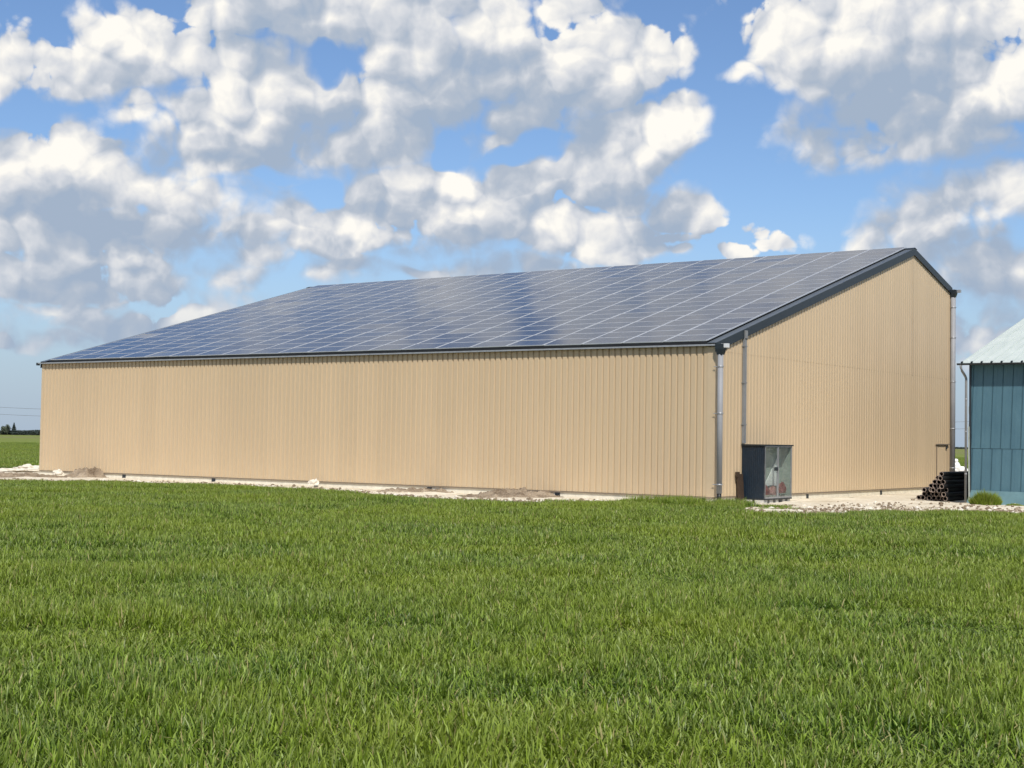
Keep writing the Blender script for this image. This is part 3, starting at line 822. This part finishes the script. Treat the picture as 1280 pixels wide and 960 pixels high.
for row in range(7):
    cnt = 7 - row
    for i in range(cnt):
        off = -(i * .200 + row * .0965 * .35) + rp.uniform(-.012, .012)
        pos = P0 + SD * (off - .1) + Vector((0, 0, Rp + row * .168 + .05 + rp.uniform(-.008, .012))) + AX * (rp.uniform(-.28, .22) + (i * .03))
        if pr is None:
            pr = empty('drain_pipe', pos); bb = bmsh.build('pipe_wall', M['pipe'], pr); rr_ = rmsh.build('rim', M['rim'], pr); e = pr
        else:
            e = pr.copy(); COL.objects.link(e)
            for ch in (bb, rr_):
                c2 = ch.copy(); COL.objects.link(c2); c2.parent = e
        e.location = pos; e.rotation_euler = (radians(rp.uniform(-.3, .3)), 0, -TH + radians(rp.uniform(-1.6, 1.6)))
        lab = PL
        if row == 6: lab = 'topmost black drain pipe of the stack between barn and shed'
        elif row == 0 and i == cnt - 1: lab = 'leftmost black drain pipe lying on the ground at the foot of the stack'
        elif row == 0 and i == 0: lab = 'bottom black drain pipe of the stack at the end next to the shed'
        tag(e, lab, 'pipe', 'black drain pipes stacked between the barn and the shed')

# white bundle far behind the pipes
c = ground_at(1198, 592.5)
wb = tag(empty('wrapped_bundle', (c.x, c.y, 0)), 'white wrapped bundle with a round knob standing far behind the pipe stack', 'bundle')
lump('body', (-.15, 0, .55), .32, .3, .50, M['white'], 6.1, .25, sub=3, flat=False, parent=wb)
lump('tail', (.35, .1, .40), .50, .3, .22, M['white'], 7.1, .25, sub=3, flat=False, parent=wb)
lump('knob', (-.20, 0, 1.12), .17, .17, .17, M['white'], 2.1, .12, sub=3, flat=False, parent=wb)
mb = MB(); mb.box(-.35, .9, -.3, .3, 0, .14); mb.build('base', M['block'], wb)

# ================================================================== blue shed
def shed_blue():
    m, T, b = mat('blue_painted_sheet')
    tc = T.node('ShaderNodeTexCoord').outputs['Object']
    n = T.noise(T.vmath('MULTIPLY', tc, (1.6, 1.6, .5)), 1.0, 5.0, .65).outputs['Fac']
    n2 = T.noise(tc, 14.0, 4.0, .7).outputs['Fac']
    c = T.mix(T.lin(n, .3, .7), (.052, .122, .165), (.080, .170, .215))
    c = T.mix(T.lin(n2, .55, .8, 0, .4), c, (.15, .23, .25))
    T.l.new(c, b.inputs['Base Color']); b.inputs['Roughness'].default_value = .5
    return m
def shed_roof_mat():
    m, T, b = mat('pale_green_roof')
    tc = T.node('ShaderNodeTexCoord').outputs['Object']
    n = T.noise(T.vmath('MULTIPLY', tc, (3.0, .4, .4)), 1.0, 5.0, .65).outputs['Fac']
    n2 = T.noise(tc, .9, 4.0, .6).outputs['Fac']
    c = T.mix(T.lin(n, .3, .7), (.45, .505, .475), (.55, .60, .565)); c = T.mix(T.lin(n2, .45, .8, 0, .4), c, (.38, .44, .41))
    T.l.new(c, b.inputs['Base Color']); b.inputs['Roughness'].default_value = .55
    return m
M['shedblue'] = shed_blue(); M['shedroof'] = shed_roof_mat()
M['plinthblue'] = simple('blue_painted_plinth', (.115, .215, .245), .8, var=.12, scale=2.5, bump=.3)
shed = tag(empty('shed', (SX, SY, 0), -SH_A), 'old blue sheet metal shed with a pale green roof at the right edge', 'shed')
SE, SLN, SDP = 5.65, 12.0, 24.0
def shed_sheets(s0, s1, z0, z1, place, name):
    mb = MB(); pit = .387; tl = .035            # seams lean a little
    k = 0; s = s0 - pit * 1.0; n = int((s1 - s0) / pit) + 3
    zb, zt = z0, z1
    def P(sv, d, z):
        x = sv + tl * (z - z0); return place(min(max(x, s0), s1), d, z)
    nz = 6
    for i in range(n):
        a = s0 + (i - 1) * pit
        seg = [(a, 0), (a + .115, 0), (a + .120, .004), (a + .135, .004), (a + .14, 0), (a + .345, 0), (a + .351, .014), (a + .360, .016), (a + .366, -.022), (a + .383, -.022), (a + pit, 0)]
        for (p, dp), (q, dq) in zip(seg, seg[1:]):
            for j in range(nz):
                za, zc = zb + (zt - zb) * j / nz, zb + (zt - zb) * (j + 1) / nz
                pts = [P(p, dp, za), P(q, dq, za), P(q, dq, zc), P(p, dp, zc)]
                if (Vector(pts[0]) - Vector(pts[1])).length < 1e-5 and (Vector(pts[2]) - Vector(pts[3])).length < 1e-5: continue
                mb.face(pts)
    mb.face([place(s0, -.06, z0), place(s0, -.06, z1), place(s1, -.06, z1), place(s1, -.06, z0)])
    mb.face([place(s0, -.06, z0), place(s0, 0, z0), place(s0, 0, z1), place(s0, -.06, z1)])
    return mb.build(name, M['shedblue'], shed)
ZJ = 2.22
shed_sheets(.02, SLN, .30, ZJ - .004, lambda s, d, z: (s, -d, z), 'front_wall')
shed_sheets(.02, SLN, ZJ + .012, SE, lambda s, d, z: (s, -d - .003, z), 'front_wall')
shed_sheets(.08, SDP, .30, SE, lambda s, d, z: (-d, s, z), 'side_wall')
shed_sheets(.02, SLN, .30, SE, lambda s, d, z: (s, SDP + d, z), 'rear_wall')
shed_sheets(.08, SDP, .30, SE, lambda s, d, z: (SLN + d, s, z), 'side_wall')
# gable infill
SS = .245
for xg in (.02, SLN - .04):
    mb = MB(); tri = [(xg, .0, SE), (xg, SDP, SE), (xg, SDP / 2, SE + SS * SDP / 2 - .03)]; t2 = [(p[0] + .04, p[1], p[2]) for p in tri]
    mb.add(tri + t2, [(0,1,2), (5,4,3), (0,3,4,1), (1,4,5,2), (2,5,3,0)]); mb.build('gable_infill', M['shedblue'], shed)
# sloped painted plinth
mb = MB()
v = [(-.16, -.16, -.1), (SLN + .1, -.16, -.1), (SLN + .1, -.05, .50), (-.02, -.05, .56), (-.16, .3, -.1), (SLN + .1, .3, -.1), (SLN + .1, .3, .27), (-.02, .3, .27)]
v2 = [(-.16, -.16, -.1), (SLN + .1, -.16, -.1), (SLN + .1, -.028, .50), (.02, -.028, .56), (.02, -.026, .29), (SLN, -.026, .29)]
mb.add([(-.18, -.17, -.1), (SLN, -.17, -.1), (SLN, -.03, .46), (.03, -.03, .56), (-.18, -.026, -.1), (SLN, -.026, -.1), (SLN, -.026, .46), (.03, -.026, .56)],
       [(0,1,2,3), (5,4,7,6), (0,3,7,4), (3,2,6,7), (1,5,6,2), (4,5,1,0)])
mb.box(.03, SLN, -.024, .2, -.1, .29)
mb.build('plinth', M['plinthblue'], shed)
# roof with standing seams
mb = MB(); ov = .46
def rz(y): return SE + .10 + SS * (y if y < SDP / 2 else SDP - y)
for (y0, y1) in ((-ov, SDP / 2), (SDP / 2, SDP + ov)):
    a = [(-.28, y0, rz(y0)), (SLN + .3, y0, rz(y0)), (SLN + .3, y1, rz(y1)), (-.28, y1, rz(y1))]
    b = [(p[0], p[1], p[2] - .05) for p in a]
    mb.add(a + b, [(0,1,2,3), (7,6,5,4), (0,4,5,1), (2,6,7,3), (1,5,6,2), (0,3,7,4)])
    x = -.26
    while x < SLN + .25:
        mb.bar((x, y0, rz(y0) + .008), (x, y1, rz(y1) + .008), .030, .016); x += .387
mb.build('roof', M['shedroof'], shed)
for i in range(32):
    x = -.24 + i * .387
    k = MB(); k.tube([(x, -ov - .045, rz(-ov) + .015), (x, -ov + .06, rz(-ov) + .035)], .040, 8); k.build('seam_cap', M['dark'], shed)
mb = MB(); zg = rz(-ov) - .02
for k in range(8):
    a0, a1 = pi + pi * k / 8, pi + pi * (k + 1) / 8
    p = lambda a, x, r: (x, -ov - .05 + cos(a) * r, zg + sin(a) * r)
    mb.face([p(a0, -.42, .075), p(a1, -.42, .075), p(a1, SLN + .3, .075), p(a0, SLN + .3, .075)])
    mb.face([p(a1, -.42, .067), p(a0, -.42, .067), p(a0, SLN + .3, .067), p(a1, SLN + .3, .067)])
mb.add([(-.42, -ov - .05 + cos(pi + pi*k/8) * .075, zg + sin(pi + pi*k/8) * .075) for k in range(9)], [tuple(range(9))])
gut = mb.build('gutter', M['dark'], shed)
mb = MB(); mb.tube([(-.27, -ov - .05, zg - .06), (-.27, -ov - .05, zg - .16), (-.25, -ov + .06, zg - .30), (-.18, -.18, zg - .50), (-.16, -.12, zg - .60), (-.16, -.12, zg - .75), (-.16, -.12, .05)], .05, 12)
dp = mb.build('downpipe', M['duct'], shed)
for z in (1.2, 2.9, 4.2):
    k = MB(); k.tube([(-.16, -.12, z - .02), (-.16, -.12, z + .02)], .058, 12); k.build('bracket', M['galv'], dp)
mb = MB(); mb.bar((-.02, -.10, .1), (-.05, -.12, 3.1), .07, .05); mb.build('strut', M['weathered'], shed)
mb = MB(); mb.box(-.06, .02, -.05, .07, .3, SE); mb.build('corner_flashing', M['dark'], shed)
for (z, h_) in ((.8, .35), (1.5, .45), (2.6, .6), (3.6, .3)):
    k = MB(); k.box(-.075, -.062, -.055, .05, z, z + h_); k.build('patch_plate', M['weathered'], shed)
mb = MB(); mb.box(.0, SLN, -ov + .02, -.02, SE + .0, SE + .02); 

# ================================================================== far trees, far wood, power line
def foliage_mat(name, c1, c2):
    m, T, b = mat(name)
    oi = T.node('ShaderNodeNewGeometry')
    n = T.noise(oi.outputs['Position'], .35, 4.0, .7).outputs['Fac']
    T.l.new(T.mix(T.lin(n, .3, .7), c1, c2), b.inputs['Base Color']); b.inputs['Roughness'].default_value = .9
    b.inputs['Specular IOR Level'].default_value = .05
    return m
M['leafdark'] = foliage_mat('hazed_dark_foliage', (.045, .060, .058), (.075, .095, .085))  # distance haze mixed into both leaf colours as a bluish grey
M['leaflight'] = foliage_mat('hazed_spring_foliage', (.075, .095, .075), (.13, .15, .105))
def leaves(points, size, rnd_):
    mb = MB()
    for p in points:
        a = Vector((rnd_.gauss(0, 1), rnd_.gauss(0, 1), rnd_.gauss(0, 1))).normalized(); b = a.orthogonal().normalized(); c_ = a.cross(b)
        s = size * rnd_.uniform(.5, 1.3); p = Vector(p)
        mb.face([p + b * s, p + c_ * s * .7, p - b * s, p - c_ * s * .7])
    return mb
rt = random.Random(21)
def far(px, py, D): 
    d = pix_dir(px, py); k = D / d.y; return Vector((d.x * k, D, 0))
D0_ = 1000.0
mpp = D0_ / FPX
def round_tree(px, h, w, label, D=D0_):
    c = far(px, 540, D); t = tag(empty('tree', c), label, 'tree')
    k = MB(); k.tube([(0, 0, 0), (.1, 0, h * .45), (-.2, 0, h * .8)], [.35, .25, .1], 8); k.build('trunk', M['bark'], t)
    pts = []
    for cl in range(22):
        a = rt.uniform(0, 2 * pi); r_ = w * .36 * sqrt(rt.random()); cc = Vector((cos(a) * r_, sin(a) * r_, h * rt.uniform(.3, .82)))
        cr = w * rt.uniform(.12, .22) * (1.15 - abs(cc.z / h - .5))
        for q in range(110):
            v = Vector((rt.gauss(0, 1), rt.gauss(0, 1), rt.gauss(0, 1))).normalized() * cr * rt.random() ** .4; pts.append(cc + v)
    leaves(pts, .33, rt).build('crown', M['leaflight'], t)
round_tree(6, 14 * mpp, 15 * mpp, 'round bushy far tree on the left horizon, nearest the photo edge')
c = far(17.3, 540, D0_); t = tag(empty('conifer', c), 'pointed dark far conifer on the left horizon', 'tree'); h = 15.3 * mpp
k = MB(); k.tube([(0, 0, 0), (0, 0, h * .95)], [.3, .05], 8); k.build('trunk', M['bark'], t)
pts = []
for q in range(4200):
    zz = h * (.08 + .92 * rt.random() ** 1.25); rr2 = (h - zz) / h * 3.3 * (.75 + .25 * math.sin(zz * 5)) * sqrt(rt.random()); a = rt.uniform(0, 2 * pi)
    pts.append((cos(a) * rr2, sin(a) * rr2, zz))
leaves(pts, .3, rt).build('crown', M['leafdark'], t)
def wood(x0, x1, D, hfun, name, label, dens=6, size=.45, mtn='leafdark'):
    pts = []; n = int((x1 - x0) * dens)
    for q in range(n):
        x = rt.uniform(x0, x1); hh = hfun(x); pts.append((x, D + rt.uniform(-5, 5), hh * rt.random() ** .8))
    return tag(leaves(pts, size, rt).build(name, M[mtn]), label, 'wood', kind='stuff')
wood(far(-60, 540, D0_).x, far(60, 540, D0_).x, D0_ + 8, lambda x: 3.1 + 1.0 * fbm(x * .06, 1) + .5 * fbm(x * .4, 2), 'far_wood', 'dark line of far woodland on the left horizon', 110, .5)
wood(far(1150, 556, 1600).x, far(1300, 556, 1600).x, 1600, lambda x: 1.9 + .8 * fbm(x * .05, 4), 'far_hedge', 'thin far hedge line seen in the gap between barn and shed', 40, .6)
M['wire'] = simple('wire', (.10, .10, .11), .5)
def pole(x, y, label):
    t = tag(empty('power_pole', (x, y, 0)), label, 'power pole', 'poles of the far power line')
    k = MB(); k.tube([(0, 0, 0), (0, 0, 10.5)], [.16, .10], 8); k.build('mast', M['bark'], t)
    k = MB(); k.box(-.05, .05, -.9, .9, 9.9, 10.05); k.build('crossarm', M['bark'], t)
mb = MB()
YW = 420; px_ = [-228 + 72 * i for i in range(6)]
for zz, dz in ((9.6, .0), (7.6, .0)):
    for a, b in zip(px_, px_[1:]):
        pts = [(a + (b - a) * t / 8, YW, zz - .9 * 4 * (t / 8) * (1 - t / 8)) for t in range(9)]
        mb.tube(pts, .035, 4, caps=False)
tag(mb.build('power_line', M['wire']), 'thin sagging wires of a far power line above the left field', 'power line')
for i, x in enumerate(px_): 
    pole(x, YW + .2, ['wooden pole of the far power line, beyond the left edge of the photo', 'wooden power pole of the far line, second from the left end', 'wooden power pole hidden behind the left part of the barn', 'wooden power pole hidden behind the middle of the barn', 'wooden power pole hidden behind the right part of the barn', 'wooden power pole at the right end of the far line'][i])
# ================================================================== crop
def blade_mat():
    m = bpy.data.materials.new('wheat_blade'); m.use_nodes = True; T = NT(m.node_tree); b = T.n['Principled BSDF']; out = T.n['Material Output']
    at = T.node('ShaderNodeAttribute'); at.attribute_name = 'tone'
    s = T.sep(at.outputs['Vector'])                       # x: random per blade, y: 0 root .. 1 tip
    pos = T.node('ShaderNodeNewGeometry').outputs['Position']
    patch = T.noise(pos, .16, 4.0, .6).outputs['Fac']
    c = T.mix(T.math('POWER', s[0], 1.5), BLADE_A, BLADE_B)
    c = T.mix(T.math('MULTIPLY', T.smooth(s[1], .5, 1.0), .30), c, BLADE_TIP)
    c = T.mix(T.lin(patch, .40, .60, 0, .50), c, BLADE_Y)
    dry = T.math('GREATER_THAN', s[2], .955)
    c = T.mix(dry, c, (.33, .30, .12))
    T.l.new(c, b.inputs['Base Color']); b.inputs['Roughness'].default_value = .42; b.inputs['Specular IOR Level'].default_value = .28
    tl = T.node('ShaderNodeBsdfTranslucent'); T.l.new(T.mix(1.0, c, (1.0, 1.0, .35), 'MULTIPLY'), tl.inputs[0])
    mx = T.node('ShaderNodeMixShader'); mx.inputs[0].default_value = .20
    T.l.new(b.outputs[0], mx.inputs[1]); T.l.new(tl.outputs[0], mx.inputs[2]); T.l.new(mx.outputs[0], out.inputs[0])
    return m
BLADE_A = (.027, .072, .007); BLADE_B = (.205, .325, .026); BLADE_TIP = (.58, .62, .20); BLADE_Y = (.25, .305, .030)
bmat = blade_mat()
src = bpy.data.collections.new('wheat_patches')
def patch(i, size, nb, width, hgt, segs, clump):
    r = random.Random(100 + i); vs = []; fs = []; tone = []
    for _ in range(nb):
        x = r.uniform(-size / 2, size / 2); y = r.uniform(-size / 2, size / 2)
        if clump:      # drilled plants: blades leave the ground in small tufts
            x = round(x / .07) * .07 + r.gauss(0, .018); y = round(y / .05) * .05 + r.gauss(0, .02)
        a = r.uniform(0, 2 * pi); lean = abs(r.gauss(.0, .72)) + .18; h = hgt * r.uniform(.55, 1.2)
        d = Vector((cos(a), sin(a), 0)); sd = Vector((-sin(a), cos(a), 0))
        tw = r.uniform(-.9, .9); sd = (sd * cos(tw) + d * sin(tw)).normalized()
        w = width * r.uniform(.7, 1.3); rn = r.random(); rd = r.random(); b0 = len(vs)
        ang = lean * .3; p = Vector((x, y, 0)); curl = lean * r.uniform(.7, 2.2)
        for k in range(segs + 1):
            t = k / segs; ww = w * (1 - t) ** .5 * (.6 + .9 * t) if k < segs else 0
            if k < segs:
                vs += [tuple(p - sd * ww / 2), tuple(p + sd * ww / 2)]; tone += [(rn, t, rd)] * 2
            else:
                vs.append(tuple(p)); tone.append((rn, 1, rd))
            ang += curl / segs
            p = p + (d * math.sin(ang) + Vector((0, 0, cos(ang)))) * (h / segs)
        for k in range(segs - 1):
            q = b0 + 2 * k; fs.append((q, q + 1, q + 3, q + 2))
        q = b0 + 2 * (segs - 1); fs.append((q, q + 1, q + 2))
    me = bpy.data.meshes.new('wheat_patch'); me.from_pydata(vs, [], fs); me.materials.append(bmat)
    at = me.attributes.new('tone', 'FLOAT_VECTOR', 'POINT'); at.data.foreach_set('vector', [c for t3 in tone for c in t3])
    me.polygons.foreach_set('use_smooth', [True] * len(fs))
    o = bpy.data.objects.new('%02d_wheat_patch' % i, me); src.objects.link(o); return o
for i in range(4): patch(i, 1.15, 1050, .0155, .185, 4, True)           # near
for i in range(4, 7): patch(i, 2.1, 2300, .024, .20, 3, False)         # middle
for i in range(7, 9): patch(i, 5.5, 5200, .050, .22, 2, False)         # far
rc = random.Random(77)
pts = []; idx = []; scl = []; rot = []
def wheel(x, y):       # two wheel tracks and mottled growth
    k = 1.0
    d = (y - (16.4 + .34 * x + .35 * math.sin(x * .6)))
    for o_ in (0.0, 1.9):
        k -= .72 * math.exp(-((d - o_) / .26) ** 2) * (.55 + .45 * math.sin(x * 1.3 + o_))
    return k
def hscale(x, y):
    return (1.0 + .42 * fbm(x * .25, y * .35, 2.0) + .45 * fbm(x * .9, y * 1.1, 7.0)) * wheel(x, y)
def tall(x, y):        # uncut tufts round the near barn corner
    k = 0
    for (tx, ty, r_, h_) in ((6.0, 52.6, .8, 1.9), (7.9, 53.0, .75, 1.9), (4.3, 52.0, 1.4, 1.1), (2.1, 51.9, 1.1, .8)):
        k = max(k, h_ * math.exp(-((x - tx) ** 2 + (y - ty) ** 2) / r_ ** 2))
    return k
def put(x, y, i0, i1, s):
    pts.append((x, y, -.01)); idx.append(rc.randrange(i0, i1)); scl.append((1, 1, s)); rot.append(rc.uniform(0, 2 * pi))
def fill(y0, y1, step, i0, i1, side, xmin=None, xmax=None, cond=None):
    y = y0
    while y < y1:
        hw = .372 * y + side; x = -hw
        while x < hw:
            xx, yy = x + rc.uniform(-.3, .3) * step, y + rc.uniform(-.3, .3) * step
            if cond is None or cond(xx, yy): put(xx, yy, i0, i1, max(.3, hscale(xx, yy)))
            x += step
        y += step
inside = lambda x, y: y < edge_y(x) - .45
fill(5.5, 27, .80, 0, 4, 2.5)
fill(27, 66, 1.45, 4, 7, 3.0, cond=lambda x, y: y < edge_y(x) - 1.0)
# the ragged margin in small patches
x = -34.0
while x < 28:
    for k in range(3):
        yy = edge_y(x) - .35 - k * .5 + rc.uniform(-.2, .2)
        put(x + rc.uniform(-.15, .15), yy, 0, 4, max(.35, (.9 - .22 * (k == 0)) * hscale(x, yy)))
    x += .55
for (tx, ty, r_, n_, h_) in ((5.9, 53.4, .8, 9, 2.1), (7.7, 52.3, .6, 7, 1.9), (7.3, 50.6, .7, 8, 1.5), (4.4, 53.1, 1.2, 9, 1.3), (2.2, 52.2, 1.0, 6, 1.2), (9.3, 52.6, .4, 3, .9), (9.2, 50.8, .35, 3, .7), (19.9, 57.0, .0, 1, .6), (12.2, 49.0, .8, 4, .9)):
    for _ in range(n_):
        put(tx + rc.gauss(0, r_ * .5), ty + rc.gauss(0, r_ * .4), 0, 4, h_ * rc.uniform(.7, 1.1))
for _ in range(150):
    x = rc.uniform(-30, 24); y = edge_y(x) + abs(rc.gauss(.1, .55))
    if not in_barn(x, y, .3): put(x, y, 0, 4, rc.uniform(.25, .75)); scl[-1] = (.35, .35, scl[-1][2])
# beyond the chalk on the left, and in the gap on the right
fill(88, 330, 3.6, 7, 9, 14.0, cond=lambda x, y: rc.random() > (y - 150) / 160 and (x < -.30 * y + 3 or x > .27 * y) and y > lerp(BACK, x) + 3 and not in_barn(x, y, 4) and not in_shed(x, y, 4))
me = bpy.data.meshes.new('wheat'); me.from_pydata(pts, [], [])
me.attributes.new('pick', 'INT', 'POINT').data.foreach_set('value', idx)
me.attributes.new('scl', 'FLOAT_VECTOR', 'POINT').data.foreach_set('vector', [c for s in scl for c in s])
me.attributes.new('rot', 'FLOAT', 'POINT').data.foreach_set('value', rot)
wheat = bpy.data.objects.new('wheat', me); COL.objects.link(wheat)
tag(wheat, 'dense young green wheat filling the field before the barn', 'crop', kind='stuff')
ng = bpy.data.node_groups.new('wheat_scatter', 'GeometryNodeTree')
ng.interface.new_socket('Geometry', in_out='INPUT', socket_type='NodeSocketGeometry'); ng.interface.new_socket('Geometry', in_out='OUTPUT', socket_type='NodeSocketGeometry')
N = NT(ng); gi = N.node('NodeGroupInput'); go = N.node('NodeGroupOutput')
ci = N.node('GeometryNodeCollectionInfo'); ci.inputs['Collection'].default_value = src; ci.inputs['Separate Children'].default_value = True; ci.inputs['Reset Children'].default_value = True
ip = N.node('GeometryNodeInstanceOnPoints'); ip.inputs['Pick Instance'].default_value = True
def named(n_, t_):
    nd = N.node('GeometryNodeInputNamedAttribute', data_type=t_); nd.inputs['Name'].default_value = n_; return nd.outputs[0]
N.l.new(gi.outputs[0], ip.inputs['Points']); N.l.new(ci.outputs[0], ip.inputs['Instance']); N.l.new(named('pick', 'INT'), ip.inputs['Instance Index'])
cx_ = N.node('ShaderNodeCombineXYZ'); N.l.new(named('rot', 'FLOAT'), cx_.inputs[2])
er = N.node('FunctionNodeEulerToRotation'); N.l.new(cx_.outputs[0], er.inputs[0]); N.l.new(er.outputs[0], ip.inputs['Rotation'])
N.l.new(named('scl', 'FLOAT_VECTOR'), ip.inputs['Scale']); N.l.new(ip.outputs[0], go.inputs[0])
md = wheat.modifiers.new('scatter', 'NODES'); md.node_group = ng

# tuft of grass at the foot of the shed
def tuft(loc, w, h, n, label):
    r = random.Random(int(w * 1000)); vs = []; fs = []; tone = []
    for _ in range(n):
        a = r.uniform(0, 2 * pi); rad = w * sqrt(r.random()) * .5; x, y = cos(a) * rad, sin(a) * rad * .6
        L_ = h * (1 + .35 * fbm(x * 3, y * 3, w)) * (1 - .6 * (rad / (w * .5)) ** 2) * r.uniform(.7, 1.15); ln = Vector((x * .7 + r.gauss(0, .12), y * .7 + r.gauss(0, .12), 1)).normalized()
        s_ = Vector((r.gauss(0, 1), r.gauss(0, 1), 0)).normalized() * .011; b0 = len(vs); rn, rd = r.random(), r.random()
        p = Vector((x, y, 0)); q = p + ln * L_ * .6; e_ = q + (ln + Vector((x, y, -.3)) * .8).normalized() * L_ * .45
        vs += [tuple(p - s_), tuple(p + s_), tuple(q - s_ * .8), tuple(q + s_ * .8), tuple(e_)]; tone += [(rn, 0, rd)] * 2 + [(rn, .6, rd)] * 2 + [(rn, 1, rd)]
        fs += [(b0, b0+1, b0+3, b0+2), (b0+2, b0+3, b0+4)]
    me = bpy.data.meshes.new('grass_tuft'); me.from_pydata(vs, [], fs); me.materials.append(bmat)
    at = me.attributes.new('tone', 'FLOAT_VECTOR', 'POINT'); at.data.foreach_set('vector', [c for t3 in tone for c in t3])
    o = bpy.data.objects.new('grass_tuft', me); COL.objects.link(o); o.location = loc
    return tag(o, label, 'plant')
c = ground_at(1232, 632); tuft((c.x, c.y, 0), 1.15, .55, 2600, 'dense round grass tuft against the plinth of the blue shed')
c = ground_at(1268, 634); tuft((c.x, c.y, 0), .8, .16, 900, 'low flat grass tuft before the shed near the right photo edge')
